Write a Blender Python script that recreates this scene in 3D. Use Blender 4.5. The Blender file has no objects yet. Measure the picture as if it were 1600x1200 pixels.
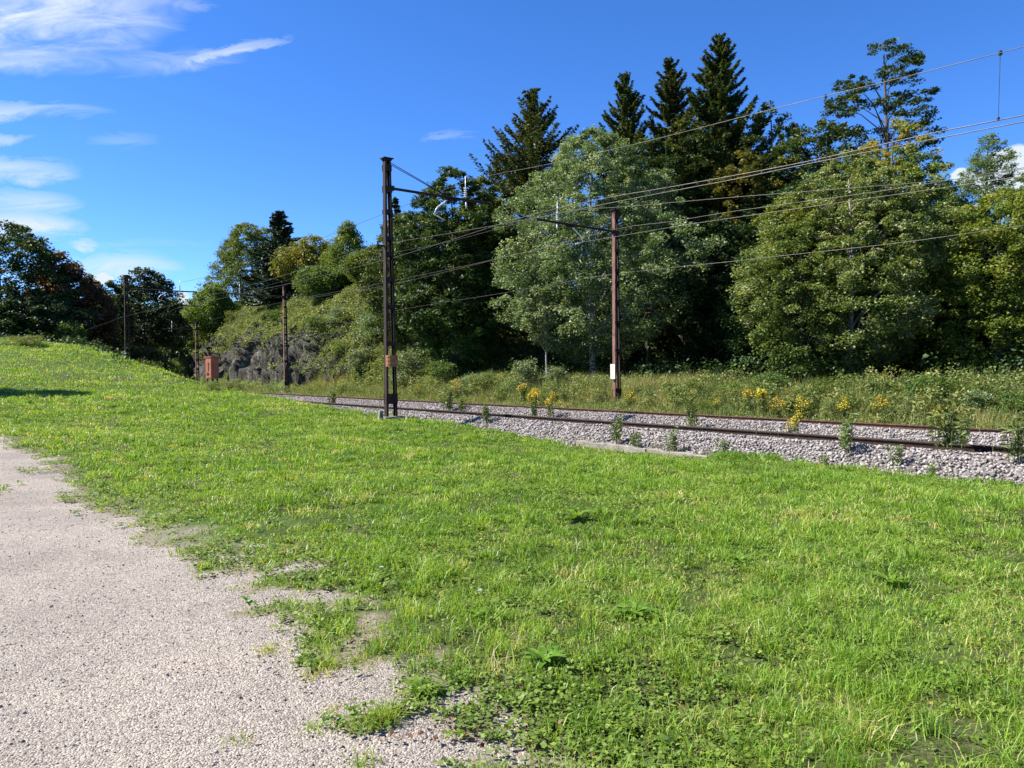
import bpy, math, random
import numpy as np
from mathutils import Vector, Matrix
sc = bpy.context.scene
col = sc.collection
R = math.radians

# ---------------------------------------------------------------- camera
EYE = 1.6
F = 1164.0                      # focal length in pixels of the 1600 px wide photograph
cam_d = bpy.data.cameras.new("camera")
cam_d.sensor_fit = 'HORIZONTAL'
cam_d.sensor_width = 36.0
cam_d.lens = 36.0 * F / 1600.0
cam_d.clip_end = 3000.0
cam_d.clip_start = 0.05
cam = bpy.data.objects.new("camera", cam_d)
col.objects.link(cam)
PITCH, ROLL = 1.33, 0.75
Mc = Matrix.Rotation(R(90 - PITCH), 3, 'X') @ Matrix.Rotation(R(-ROLL), 3, 'Z')
cam.matrix_world = Matrix.Translation((0, 0, EYE)) @ Mc.to_4x4()
sc.camera = cam

# ---------------------------------------------------------------- sun, sky, exposure
SUN_AZ, SUN_EL = -88.0, 47.0     # azimuth measured from +Y towards +X
sun_dir = Vector((math.sin(R(SUN_AZ)) * math.cos(R(SUN_EL)), math.cos(R(SUN_AZ)) * math.cos(R(SUN_EL)), math.sin(R(SUN_EL))))
sl = bpy.data.lights.new("sun", 'SUN')
sl.energy = 5.0
sl.angle = R(0.5)
sl.color = (1.0, 0.955, 0.88)
so = bpy.data.objects.new("sun", sl)
so.rotation_euler = sun_dir.to_track_quat('Z', 'Y').to_euler()
col.objects.link(so)
sc.view_settings.view_transform = 'Standard'
sc.view_settings.look = 'None'
sc.view_settings.gamma = 1.0
sc.view_settings.exposure = 1.25
sc.cycles.max_bounces = 6
sc.cycles.diffuse_bounces = 3
sc.cycles.glossy_bounces = 2
sc.cycles.transmission_bounces = 4
sc.cycles.transparent_max_bounces = 4

world = bpy.data.worlds.new("World")
sc.world = world
world.use_nodes = True
wt = world.node_tree
wt.nodes.clear()

class NT:
    """tiny helper around a node tree"""
    def __init__(s, t): s.t = t
    def n(s, kind, **kw):
        nd = s.t.nodes.new(kind)
        for k, v in kw.items(): setattr(nd, k, v)
        return nd
    def l(s, a, b): s.t.links.new(a, b)
    def val(s, sock, v):
        if isinstance(v, bpy.types.NodeSocket): s.l(v, sock)
        else: sock.default_value = v
    def m(s, op, a, b=0.0, c=0.0, clamp=False):
        nd = s.n('ShaderNodeMath', operation=op, use_clamp=clamp)
        s.val(nd.inputs[0], a); s.val(nd.inputs[1], b)
        if len(nd.inputs) > 2: s.val(nd.inputs[2], c)
        return nd.outputs[0]
    def mix(s, f, a, b, blend='MIX'):
        nd = s.n('ShaderNodeMix', data_type='RGBA', blend_type=blend)
        s.val(nd.inputs[0], f); s.val(nd.inputs[6], a); s.val(nd.inputs[7], b)
        return nd.outputs[2]
    def noise(s, vec, scale, detail=4, rough=0.55, dist=0.0):
        nd = s.n('ShaderNodeTexNoise')
        if vec is not None: s.l(vec, nd.inputs['Vector'])
        nd.inputs['Scale'].default_value = scale
        nd.inputs['Detail'].default_value = detail
        nd.inputs['Roughness'].default_value = rough
        nd.inputs['Distortion'].default_value = dist
        return nd.outputs['Fac']
    def ramp(s, f, stops):
        nd = s.n('ShaderNodeValToRGB')
        e = nd.color_ramp.elements
        while len(e) < len(stops): e.new(0.5)
        for i, (p, c) in enumerate(stops):
            e[i].position = p
            e[i].color = (*c, 1) if len(c) == 3 else c
        s.l(f, nd.inputs[0])
        return nd.outputs[0]
    def smooth(s, v, a, b):
        nd = s.n('ShaderNodeMapRange', interpolation_type='SMOOTHSTEP')
        s.val(nd.inputs[0], v); nd.inputs[1].default_value = a; nd.inputs[2].default_value = b
        return nd.outputs[0]

w = NT(wt)
sky = w.n('ShaderNodeTexSky')
sky.sky_type = 'NISHITA'
sky.sun_disc = False
sky.sun_elevation = R(SUN_EL)
sky.sun_rotation = R(SUN_AZ)
sky.altitude = 3000.0
sky.air_density = 1.0
sky.dust_density = 0.0
sky.ozone_density = 3.0
tc = w.n('ShaderNodeTexCoord')
sp = w.n('ShaderNodeSeparateXYZ')
w.l(tc.outputs['Generated'], sp.inputs[0])
yy = w.m('MAXIMUM', sp.outputs[1], 0.02)
u = w.m('DIVIDE', sp.outputs[0], yy)
v = w.m('DIVIDE', sp.outputs[2], yy)
# direction of a cloud, from its bearing in the photograph
def cb(px, py): return (px - 800) / F, (573 - 0.013 * (px - 800) - py) / F
cmb = w.n('ShaderNodeCombineXYZ')
w.l(w.m('MULTIPLY', u, 1.0), cmb.inputs[0]); w.l(w.m('MULTIPLY', v, 4.0), cmb.inputs[1])
wisp = w.noise(cmb.outputs[0], 8.0, 9, 0.66, 0.9)
warp = w.noise(cmb.outputs[0], 3.0, 3, 0.5)
u2 = w.m('ADD', u, w.m('MULTIPLY', w.m('SUBTRACT', warp, 0.5), 0.12))
v2 = w.m('ADD', v, w.m('MULTIPLY', w.m('SUBTRACT', wisp, 0.5), 0.05))
cum = w.noise(tc.outputs['Generated'], 45.0, 5, 0.6)
v3 = w.m('ADD', v, w.m('MULTIPLY', w.m('SUBTRACT', cum, 0.5), 0.02))
total = None
#        px   py   rx  ry  slope  strength
clouds = [(40, 25, 300, 85, 0.02, .95), (110, 60, 150, 45, -.02, .75), (365, 84, 110, 10, .17, .85), (250, 100, 150, 22, .02, .4), (270, 10, 90, 14, -.1, .5), (60, 100, 230, 26, -.06, .55),
          (50, 176, 150, 17, -.03, .7), (0, 220, 70, 11, 0, .7), (20, 268, 135, 26, -.02, .85), (30, 318, 120, 22, -.03, .85),
          (30, 352, 110, 28, -.03, 1.1), (122, 384, 32, 9, -.12, .9), (195, 416, 95, 23, -.03, .95), (220, 222, 60, 14, 0, .25),
          (722, 214, 50, 6, 0, .3), (200, 385, 160, 7, 0, .2), (60, 90, 200, 30, .03, .5)]
for (px, py, rx, ry, sl_, st) in clouds:
    cu, cv = cb(px, py)
    du = w.m('SUBTRACT', u2, cu)
    dv = w.m('SUBTRACT', w.m('SUBTRACT', v2, cv), w.m('MULTIPLY', du, sl_))
    a = w.m('POWER', w.m('ABSOLUTE', w.m('DIVIDE', du, rx / F)), 2.0)
    b = w.m('POWER', w.m('ABSOLUTE', w.m('DIVIDE', dv, ry / F)), 2.0)
    e = w.m('MULTIPLY', w.m('SUBTRACT', 1.0, w.m('ADD', a, b), clamp=True), st)
    total = e if total is None else w.m('MAXIMUM', total, e)
tex = w.smooth(wisp, 0.24, 0.74)
alpha = w.m('MULTIPLY', w.m('MULTIPLY', total, w.m('ADD', w.m('MULTIPLY', tex, 1.2), 0.12)), 0.88, clamp=True)
tot2 = None
for (px, py, rx, ry) in [(1592, 262, 62, 36), (1508, 276, 26, 13), (290, 492, 16, 42), (160, 436, 26, 10), (1560, 285, 70, 22)]:
    cu, cv = cb(px, py)
    a = w.m('POWER', w.m('ABSOLUTE', w.m('DIVIDE', w.m('SUBTRACT', u, cu), rx / F)), 2.0)
    b = w.m('POWER', w.m('ABSOLUTE', w.m('DIVIDE', w.m('SUBTRACT', v3, cv), ry / F)), 2.0)
    e = w.m('SUBTRACT', 1.0, w.m('ADD', a, b), clamp=True)
    tot2 = e if tot2 is None else w.m('MAXIMUM', tot2, e)
alpha = w.m('MAXIMUM', alpha, w.smooth(tot2, 0.05, 0.4))
front = w.m('GREATER_THAN', sp.outputs[1], 0.03)
alpha = w.m('MULTIPLY', alpha, front)
hs = w.n('ShaderNodeHueSaturation')
hs.inputs['Saturation'].default_value = 1.22
hs.inputs['Value'].default_value = 1.0
w.l(sky.outputs[0], hs.inputs['Color'])
skyb = w.mix(1.0, hs.outputs[0], (.98, 1.10, 1.40, 1), 'MULTIPLY')
skyc = w.mix(alpha, skyb, (4.3, 4.9, 5.4, 1))
bg = w.n('ShaderNodeBackground')
bg.inputs['Strength'].default_value = 0.078
w.l(skyc, bg.inputs['Color'])
out = w.n('ShaderNodeOutputWorld')
w.l(bg.outputs[0], out.inputs['Surface'])

# ---------------------------------------------------------------- pixel <-> place
Mn = np.array(Mc)
def ray(px, py):
    return Mn @ np.array([(px - 800) / F, -(py - 600) / F, -1.0])
def at(px, py, Y):
    """the point seen at photo pixel (px, py) at distance Y in front of the camera"""
    r = ray(px, py)
    return np.array([0, 0, EYE]) + r * (Y / r[1])
# track frame: s runs along the line away from the camera, t across it (0 = nearest rail)
P0 = np.array([-1.77, 26.9]); DD = np.array([-.634, .773]); DD /= np.linalg.norm(DD); NN = np.array([DD[1], -DD[0]])
def shift(s): return 2.2e-5 * np.maximum(np.asarray(s, float) - 30, 0) ** 3
def st(x, y):
    dx, dy = x - P0[0], y - P0[1]
    s = dx * DD[0] + dy * DD[1]
    return s, dx * NN[0] + dy * NN[1] - shift(s)
def xy(s, t):
    tt = t + shift(s)
    return P0[0] + s * DD[0] + tt * NN[0], P0[1] + s * DD[1] + tt * NN[1]
def at_t(px, py, t):
    """the point seen at a photo pixel in the upright plane that runs along the track at offset t"""
    r = ray(px, py)
    a, b = 1.0, 400.0
    f = lambda Y: st(r[0] / r[1] * Y, Y)[1] - t
    Ys = np.linspace(3, 260, 1500)
    fs = np.array([f(y) for y in Ys])
    k = np.where((fs[:-1] < 0) & (fs[1:] >= 0))[0]
    Y = Ys[k[0]] if len(k) else 60
    return np.array([0, 0, EYE]) + r * (Y / r[1])

# ---------------------------------------------------------------- noise
def _h(ix, iy, iz, seed):
    n = (ix * 374761393 + iy * 668265263 + iz * 2147483647 + seed * 1274126177).astype(np.int64) & 0xffffffff
    n = ((n ^ (n >> 13)) * 1274126177) & 0xffffffff
    n = (n ^ (n >> 16)) & 0xffffffff
    return n / 4294967295.0
def vnoise(x, y, z=0.0, seed=0):
    x, y, z = np.broadcast_arrays(np.asarray(x, float), np.asarray(y, float), np.asarray(z, float))
    xi, yi, zi = np.floor(x).astype(np.int64), np.floor(y).astype(np.int64), np.floor(z).astype(np.int64)
    fx, fy, fz = x - xi, y - yi, z - zi
    fx, fy, fz = fx * fx * (3 - 2 * fx), fy * fy * (3 - 2 * fy), fz * fz * (3 - 2 * fz)
    o = 0
    for a in (0, 1):
        for b in (0, 1):
            for c in (0, 1):
                wgt = (fx if a else 1 - fx) * (fy if b else 1 - fy) * (fz if c else 1 - fz)
                o = o + wgt * _h(xi + a, yi + b, zi + c, seed)
    return o
def fbm(x, y, z=0.0, seed=0, oct=4, rough=0.5):
    a, tot, o = 1.0, 0.0, 0.0
    f = 1.0
    for k in range(oct):
        o = o + a * vnoise(np.asarray(x) * f, np.asarray(y) * f, np.asarray(z) * f, seed + 17 * k)
        tot += a; a *= rough; f *= 2.03
    return o / tot
def sstep(a, b, x):
    q = np.clip((x - a) / (b - a), 0, 1)
    return q * q * (3 - 2 * q)

# ---------------------------------------------------------------- object helpers
def tag(o, label=None, cat=None, group=None, kind=None):
    if label: o['label'] = label
    if cat: o['category'] = cat
    if group: o['group'] = group
    if kind: o['kind'] = kind
    return o
def link(name, me, mat=None, parent=None):
    o = bpy.data.objects.new(name, me)
    col.objects.link(o)
    if mat is not None:
        for m_ in (mat if isinstance(mat, (list, tuple)) else [mat]): me.materials.append(m_)
    if parent is not None: o.parent = parent
    return o
def empty(name, loc=(0, 0, 0), rz=0.0):
    o = bpy.data.objects.new(name, None)
    o.empty_display_size = 0.3
    col.objects.link(o)
    o.location = loc; o.rotation_euler = (0, 0, rz)
    return o
def raw_mesh(name, V, Fc, nside, tint=None, smooth=False, extra=None):
    """V (n,3), Fc (m,nside) -> mesh; tint: one float per face"""
    me = bpy.data.meshes.new(name)
    V = np.ascontiguousarray(V, dtype=np.float32); Fc = np.ascontiguousarray(Fc, dtype=np.int32)
    me.vertices.add(len(V)); me.vertices.foreach_set('co', V.ravel())
    me.loops.add(Fc.size); me.loops.foreach_set('vertex_index', Fc.ravel())
    me.polygons.add(len(Fc))
    me.polygons.foreach_set('loop_start', np.arange(0, Fc.size, nside, dtype=np.int32))
    me.polygons.foreach_set('loop_total', np.full(len(Fc), nside, dtype=np.int32))
    if smooth: me.polygons.foreach_set('use_smooth', np.ones(len(Fc), dtype=bool))
    if tint is not None:
        a = me.attributes.new('tint', 'FLOAT', 'FACE'); a.data.foreach_set('value', np.asarray(tint, dtype=np.float32))
    if extra:
        for k, (dom, val) in extra.items():
            a = me.attributes.new(k, 'FLOAT', dom); a.data.foreach_set('value', np.asarray(val, dtype=np.float32))
    me.update(calc_edges=True)
    return me
class MB:
    """collects boxes, bars and tubes into ONE mesh"""
    def __init__(s): s.v = []; s.f = []
    def add(s, vs, fs):
        k = len(s.v); s.v += [tuple(map(float, p)) for p in vs]; s.f += [tuple(i + k for i in f) for f in fs]
    def box(s, c, size, rot=None, taper=1.0):
        hx, hy, hz = size[0] / 2, size[1] / 2, size[2] / 2
        P = []
        for z in (-1, 1):
            q = taper if z > 0 else 1.0
            for a, b in ((-1, -1), (1, -1), (1, 1), (-1, 1)): P.append(Vector((a * hx * q, b * hy * q, z * hz)))
        if rot is not None: P = [rot @ p for p in P]
        s.add([p + Vector(c) for p in P], [(3, 2, 1, 0), (4, 5, 6, 7), (0, 1, 5, 4), (1, 2, 6, 5), (2, 3, 7, 6), (3, 0, 4, 7)])
    def bar(s, a, b, wx, wy, up=(0, 0, 1)):
        a, b = Vector(a), Vector(b); d = (b - a); L = d.length; d.normalize()
        x = d.cross(Vector(up))
        if x.length < 1e-4: x = Vector((1, 0, 0))
        x.normalize(); y = x.cross(d)
        P = [p + x * i * wx / 2 + y * j * wy / 2 for p in (a, b) for i, j in ((-1, -1), (1, -1), (1, 1), (-1, 1))]
        s.add(P, [(3, 2, 1, 0), (4, 5, 6, 7), (0, 1, 5, 4), (1, 2, 6, 5), (2, 3, 7, 6), (3, 0, 4, 7)])
    def tube(s, pts, rad, n=8, cap=True):
        pts = [Vector(p) for p in pts]
        if not isinstance(rad, (list, tuple, np.ndarray)): rad = [rad] * len(pts)
        k = len(s.v); ref = None
        for i, p in enumerate(pts):
            d = (pts[min(i + 1, len(pts) - 1)] - pts[max(i - 1, 0)]).normalized()
            if ref is None:
                ref = d.cross(Vector((0, 0, 1)))
                if ref.length < 0.05: ref = d.cross(Vector((0, 1, 0)))
            x = (ref - d * ref.dot(d)).normalized(); ref = x
            y = d.cross(x)
            for j in range(n):
                a = 2 * math.pi * j / n
                s.v.append(tuple(p + (x * math.cos(a) + y * math.sin(a)) * rad[i]))
        for i in range(len(pts) - 1):
            for j in range(n):
                a, b = k + i * n + j, k + i * n + (j + 1) % n
                s.f.append((a, b, b + n, a + n))
        if cap:
            s.f.append(tuple(k + j for j in reversed(range(n))))
            s.f.append(tuple(k + (len(pts) - 1) * n + j for j in range(n)))
    def build(s, name, mat, parent=None, smooth=False):
        me = bpy.data.meshes.new(name)
        me.from_pydata(s.v, [], s.f)
        if smooth: me.polygons.foreach_set('use_smooth', np.ones(len(me.polygons), dtype=bool))
        me.update()
        return link(name, me, mat, parent)

# ---------------------------------------------------------------- materials
def new_mat(name):
    m_ = bpy.data.materials.new(name); m_.use_nodes = True
    t = m_.node_tree; t.nodes.clear()
    q = NT(t); o = q.n('ShaderNodeOutputMaterial')
    return m_, q, o
def leaf_mat(name, stops, trans=0.35, rough=0.5, spec=0.35, var=0.12):
    m_, q, o = new_mat(name)
    at_ = q.n('ShaderNodeAttribute', attribute_name='tint')
    c = q.ramp(at_.outputs['Fac'], stops)
    oi = q.n('ShaderNodeObjectInfo')
    hs = q.n('ShaderNodeHueSaturation')
    q.l(q.m('ADD', q.m('MULTIPLY', oi.outputs['Random'], 0.03), 0.485), hs.inputs['Hue'])
    q.l(q.m('ADD', q.m('MULTIPLY', oi.outputs['Random'], 2 * var), 1 - var), hs.inputs['Value'])
    q.l(c, hs.inputs['Color'])
    p = q.n('ShaderNodeBsdfPrincipled')
    q.l(hs.outputs[0], p.inputs['Base Color'])
    p.inputs['Roughness'].default_value = rough
    p.inputs['Specular IOR Level'].default_value = spec
    tr = q.n('ShaderNodeBsdfTranslucent')
    q.l(q.mix(1.0, hs.outputs[0], (1.25, 1.15, 0.45, 1), 'MULTIPLY'), tr.inputs['Color'])
    mx = q.n('ShaderNodeMixShader'); mx.inputs[0].default_value = trans
    q.l(p.outputs[0], mx.inputs[1]); q.l(tr.outputs[0], mx.inputs[2]); q.l(mx.outputs[0], o.inputs['Surface'])
    return m_
def rough_mat(name, c1, c2, scale=4.0, rough=0.85, bump=0.3, bscale=None, metal=0.0, detail=6, c3=None, spec=0.3, coords='Object', stretch=None):
    m_, q, o = new_mat(name)
    tc_ = q.n('ShaderNodeTexCoord')
    vec = tc_.outputs[coords]
    if stretch:
        mp = q.n('ShaderNodeMapping'); mp.inputs['Scale'].default_value = stretch
        q.l(vec, mp.inputs[0]); vec = mp.outputs[0]
    f = q.noise(vec, scale, detail, 0.65)
    st_ = [(0.3, c1), (0.68, c2)] if c3 is None else [(0.28, c1), (0.52, c2), (0.72, c3)]
    c = q.ramp(f, st_)
    p = q.n('ShaderNodeBsdfPrincipled')
    q.l(c, p.inputs['Base Color'])
    p.inputs['Roughness'].default_value = rough; p.inputs['Metallic'].default_value = metal
    p.inputs['Specular IOR Level'].default_value = spec
    b = q.n('ShaderNodeBump'); b.inputs['Strength'].default_value = bump; b.inputs['Distance'].default_value = 0.05
    q.l(q.noise(vec, bscale or scale * 5, 6, 0.7), b.inputs['Height']); q.l(b.outputs[0], p.inputs['Normal'])
    q.l(p.outputs[0], o.inputs['Surface'])
    return m_
M = {}
M['steel'] = rough_mat('weathered_steel', (.008, .006, .005), (.026, .015, .011), 9, .8, .25, stretch=(1, 1, .25), c3=(.065, .03, .02))
M['rust_lit'] = rough_mat('sunlit_pinkish_rust', (.08, .033, .025), (.2, .10, .075), 6, .85, .25, stretch=(1, 1, .3), c3=(.28, .16, .13))
M['orange'] = rough_mat('orange_rust', (.22, .08, .03), (.40, .18, .075), 12, .8, .3)
M['rail'] = rough_mat('rail_rust', (.010, .007, .005), (.028, .015, .010), 10, .85, .3, c3=(.055, .028, .018))
M['rail_far'] = rough_mat('rail_brown_rust', (.03, .016, .010), (.085, .045, .028), 10, .85, .3, c3=(.15, .08, .05))
M['rail_top'] = rough_mat('rail_running_surface', (.13, .10, .08), (.24, .20, .17), 8, .4, .1, metal=.5)
M['sleeper'] = rough_mat('concrete_sleeper', (.20, .18, .165), (.33, .30, .28), 6, .9, .4)
M['concrete'] = rough_mat('old_concrete', (.12, .105, .075), (.25, .225, .175), 5, .95, .5, c3=(.34, .31, .25))
M['box_red'] = rough_mat('faded_red_paint', (.24, .07, .035), (.34, .11, .055), 4, .6, .12, c3=(.42, .18, .10))
M['box_dark'] = rough_mat('dark_steel', (.02, .018, .016), (.05, .04, .035), 6, .7, .2)
M['insul'] = rough_mat('glazed_insulator', (.62, .62, .60), (.75, .75, .72), 6, .25, .05, spec=.6)
M['wire'] = rough_mat('wire_metal', (.055, .05, .045), (.11, .10, .09), 3, .45, .0, metal=.5)
M['cream'] = rough_mat('cream_enamel', (.62, .52, .38), (.78, .68, .54), 5, .6, .1)
M['bark'] = rough_mat('bark', (.035, .027, .02), (.11, .09, .07), 8, .95, .8, stretch=(1, 1, .2), c3=(.17, .15, .12))
M['bark_pale'] = rough_mat('pale_bark', (.13, .12, .10), (.34, .32, .28), 5, .9, .5, stretch=(1, 1, .5), c3=(.46, .44, .4))
M['stem'] = rough_mat('green_stem', (.05, .07, .02), (.12, .12, .05), 8, .8, .2)
M['flower'] = leaf_mat('yellow_flowers', [(0, (.35, .24, .01)), (.5, (.66, .47, .015)), (1, (.78, .60, .05))], .25)
M['stone'] = None
# ---------------------------------------------------------------- ground shape
ctrl = []
def cp(px, py, Y): p = at(px, py, Y); ctrl.append(p)
for a in ((1600, 762, 11.2), (1350, 742, 13.6), (1100, 724, 16.3), (900, 700, 19.3), (620, 657, 24.6), (550, 646, 27.5), (450, 629, 32), (360, 616, 36), (300, 607, 39), (250, 600, 42),
          (200, 581, 45), (150, 566, 50), (100, 549, 55), (30, 533, 58), (0, 528, 60), (0, 692, 16), (0, 600, 35), (100, 620, 30), (200, 660, 22), (300, 700, 15.5), (60, 580, 44)):
    cp(*a)
for p in ((0, 0, 0), (-3, 3, 0), (2, 3, 0), (-5, 8, 0), (3, 6, -.02), (9, 7, -.12), (4, 11, -.05), (0, 12, 0), (5, 14, -.2), (-12, -12, 0), (14, -14, 0), (60, -40, 0), (-60, -40, 0), (0, -60, 0),
          (-20, 8, .3), (-40, 20, 1.6), (-60, 50, 4.2), (-90, 60, 5), (-55, 78, 4.6), (-80, 100, 6), (-120, 140, 8), (-30, -5, .2), (25, -8, -.3), (-200, 100, 9), (-150, 300, 12), (22, 2, -.4), (-1, 20.5, -.2)):
    ctrl.append(np.array(p, float))
for s_, t_, z_ in ((60, -6, 3.4), (80, -7, 4.6), (100, -7, 5.8), (125, -7, 7.0), (150, -7, 7.5), (200, -8, 7.5)):
    x_, y_ = xy(s_, t_); ctrl.append(np.array((x_, y_, z_)))
ctrl = np.array(ctrl)
A_ = np.linalg.norm(ctrl[:, None, :2] - ctrl[None, :, :2], axis=2)
n_ = len(ctrl)
K_ = np.zeros((n_ + 1, n_ + 1)); K_[:n_, :n_] = A_ - np.eye(n_) * 0.6; K_[:n_, n_] = 1; K_[n_, :n_] = 1
wts = np.linalg.solve(K_, np.append(ctrl[:, 2], 0))
def field(x, y):
    o = np.full(np.shape(x), wts[-1])
    for i in range(n_):
        o = o + wts[i] * np.sqrt((x - ctrl[i, 0]) ** 2 + (y - ctrl[i, 1]) ** 2 + .3)
    return o
def knoll(s, t):
    A = 8.3 * sstep(12, 32, s) - 1.2 * sstep(26, 38, s) + 1.3 * sstep(50, 66, s) - 5.8 * sstep(76, 98, s)
    wdt = 13 - 3.0 * sstep(20, 36, s)
    u_ = np.clip((t - 10.2) / wdt, 0, 1)
    return A * (1 - (1 - u_) ** 1.7)
def path_mask(x, y):
    """> 0 on the gravel path; metres from its ragged edge"""
    ex = np.array([-110, -34, -12.2, -9.2, -7.0, -5.0, -2.95, -1.72, -.98, -.66, -.15, .9, 4, 9])
    ey = np.array([70, 34, 17.4, 14.2, 11.3, 8.9, 6.7, 5.3, 4.3, 3.7, 2.9, 1.6, -1, -6])
    # signed distance approximated along the normal of the edge curve
    xe = np.interp(y, ey[::-1], ex[::-1]); slope = np.gradient(ex[::-1], ey[::-1])
    sl_ = np.interp(y, ey[::-1], slope)
    d = (xe - x) / np.sqrt(1 + sl_ ** 2)
    return d
def path_val(x, y):
    d = path_mask(x, y)
    near = sstep(9, 4, y)
    ns = fbm(x * 1.3, y * 1.3, seed=5, oct=4) - .5
    ns2 = fbm(x * 4.5, y * 4.5, seed=9, oct=3) - .5
    v_ = d + ns * (.9 + .3 * near) + ns2 * (.6 + .75 * near) - .06
    other = 3.7 - d + ns * 1.0 + ns2 * .5
    strip = 1.0 - 1.4 * sstep(.5, .12, np.hypot((x + 7.0) / .9, (y - 8.9) / 2.4) * .5 - ns2 * .25)
    return np.minimum(np.minimum(v_, other), strip)
def ground_z(x, y, bumps=True):
    x = np.asarray(x, float); y = np.asarray(y, float)
    s, t = st(x, y)
    f = field(x, y)
    calm = .25 + .75 * sstep(-2.3, -7, t)
    pm = np.clip(path_mask(x, y), -.5, 4.2)
    if bumps:
        f = f + (fbm(x * .35, y * .35, seed=2) - .5) * .22 * calm * sstep(.6, -.6, pm) + (fbm(x * 1.7, y * 1.7, seed=3) - .5) * .07 * sstep(.6, -.8, pm)
        f = f + (fbm(x * .6, y * .6, seed=4) - .5) * .05
    dep = np.maximum(f + .6, 0)
    w0 = np.clip(.45 * dep, .7, 3.2)
    k = sstep(-1.75 - w0, -1.75, t)
    track = -.62
    verge = -.5 + .55 * sstep(7.5, 12, t) + .035 * np.clip(t - 14, 0, 60) + (fbm(x * .2, y * .2, seed=8) - .5) * .5 * sstep(9, 14, t)
    z = f * (1 - k) + track * k
    z = np.where(t > 3, verge * sstep(6.5, 9, t) + track * (1 - sstep(6.5, 9, t)), z)
    z = np.where(t > 9, z + knoll(s, t) - .35 * sstep(14, 20, s) * sstep(9.5, 11, t), z)
    return z

def warp_axis(a, b, fine0, fine1, h, grow=1.06):
    o = list(np.arange(fine0, fine1, h)); q = h
    x = o[-1]
    while x < b: q = min(q * grow, 12); x += q; o.append(x)
    q = h; x = o[0]; left = []
    while x > a: q = min(q * grow, 12); x -= q; left.append(x)
    return np.array(left[::-1] + o)
gx = warp_axis(-420, 420, -9.5, 7.5, .06)
gy = warp_axis(-120, 700, 2.2, 14.0, .06, 1.035)
GX, GY = np.meshgrid(gx, gy)
GZ = ground_z(GX, GY)
PV = path_val(GX, GY)
V = np.stack([GX, GY, GZ], -1).reshape(-1, 3)
ny, nx = GX.shape
I = np.arange(ny * nx).reshape(ny, nx)
Fq = np.stack([I[:-1, :-1], I[:-1, 1:], I[1:, 1:], I[1:, :-1]], -1).reshape(-1, 4)
pvc = PV.reshape(-1)
fm = pvc[Fq].mean(1) > 0
def sub_mesh(name, V, Fs, extra=None):
    used = np.unique(Fs); mp = np.full(len(V), -1, dtype=np.int64); mp[used] = np.arange(len(used))
    ex = {k: ('POINT', v_[used]) for k, v_ in extra.items()} if extra else None
    return raw_mesh(name, V[used], mp[Fs], 4, smooth=True, extra=ex)

def ground_material():
    m_, q, o = new_mat('grassy_earth')
    g = q.n('ShaderNodeNewGeometry'); pos = g.outputs['Position']
    big = q.noise(pos, .5, 4, .6); mid = q.noise(pos, 4, 5, .7); fine = q.noise(pos, 45, 4, .7)
    c = q.ramp(q.m('ADD', q.m('MULTIPLY', mid, .6), q.m('MULTIPLY', fine, .4)), [(.3, (.022, .026, .010)), (.48, (.05, .062, .018)), (.62, (.11, .105, .05)), (.8, (.20, .16, .10))])
    c = q.mix(q.smooth(big, .42, .62), c, (.055, .095, .018, 1))
    at_ = q.n('ShaderNodeAttribute', attribute_name='bare')
    gr = q.ramp(fine, [(.3, (.13, .10, .07)), (.6, (.30, .25, .20))])
    c = q.mix(q.smooth(at_.outputs['Fac'], -.6, .1), c, gr)
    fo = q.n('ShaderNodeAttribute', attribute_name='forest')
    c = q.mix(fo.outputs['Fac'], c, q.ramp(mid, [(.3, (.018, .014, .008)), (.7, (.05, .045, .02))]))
    p = q.n('ShaderNodeBsdfPrincipled'); p.inputs['Roughness'].default_value = .95; p.inputs['Specular IOR Level'].default_value = .1
    q.l(c, p.inputs['Base Color'])
    b = q.n('ShaderNodeBump'); b.inputs['Strength'].default_value = .8; b.inputs['Distance'].default_value = .04
    q.l(q.m('ADD', mid, q.m('MULTIPLY', fine, .4)), b.inputs['Height']); q.l(b.outputs[0], p.inputs['Normal'])
    q.l(p.outputs[0], o.inputs['Surface'])
    return m_
def path_material():
    m_, q, o = new_mat('path_gravel')
    g = q.n('ShaderNodeNewGeometry'); pos = g.outputs['Position']
    def vor(sc_):
        nd = q.n('ShaderNodeTexVoronoi'); nd.inputs['Scale'].default_value = sc_; q.l(pos, nd.inputs['Vector']); return nd
    v1, v2 = vor(100), vor(210)
    big = q.noise(pos, .9, 5, .6); mid = q.noise(pos, 9, 5, .7)
    c = q.ramp(big, [(.3, (0.260, 0.227, 0.189)), (.5, (0.328, 0.290, 0.244)), (.7, (0.382, 0.332, 0.273))])
    c = q.mix(q.smooth(mid, .5, .75), c, (.25, .215, .18, 1))
    sp_ = q.n('ShaderNodeSeparateColor'); q.l(v1.outputs['Color'], sp_.inputs[0])
    c = q.mix(1.0, c, q.ramp(sp_.outputs[0], [(.0, (.42, .40, .40)), (.3, (.85, .83, .82)), (.7, (1.05, 1.03, 1.0)), (1, (1.4, 1.37, 1.33))]), 'MULTIPLY')
    p = q.n('ShaderNodeBsdfPrincipled'); p.inputs['Roughness'].default_value = .9; p.inputs['Specular IOR Level'].default_value = .2
    q.l(c, p.inputs['Base Color'])
    h = q.m('ADD', q.m('MULTIPLY', v1.outputs['Distance'], -1.1), q.m('ADD', q.m('MULTIPLY', v2.outputs['Distance'], -.5), q.m('MULTIPLY', mid, .9)))
    b = q.n('ShaderNodeBump'); b.inputs['Strength'].default_value = 1.0; b.inputs['Distance'].default_value = .008
    q.l(h, b.inputs['Height']); q.l(b.outputs[0], p.inputs['Normal'])
    q.l(p.outputs[0], o.inputs['Surface'])
    return m_
_, Tg = st(V[:, 0], V[:, 1])
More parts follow.
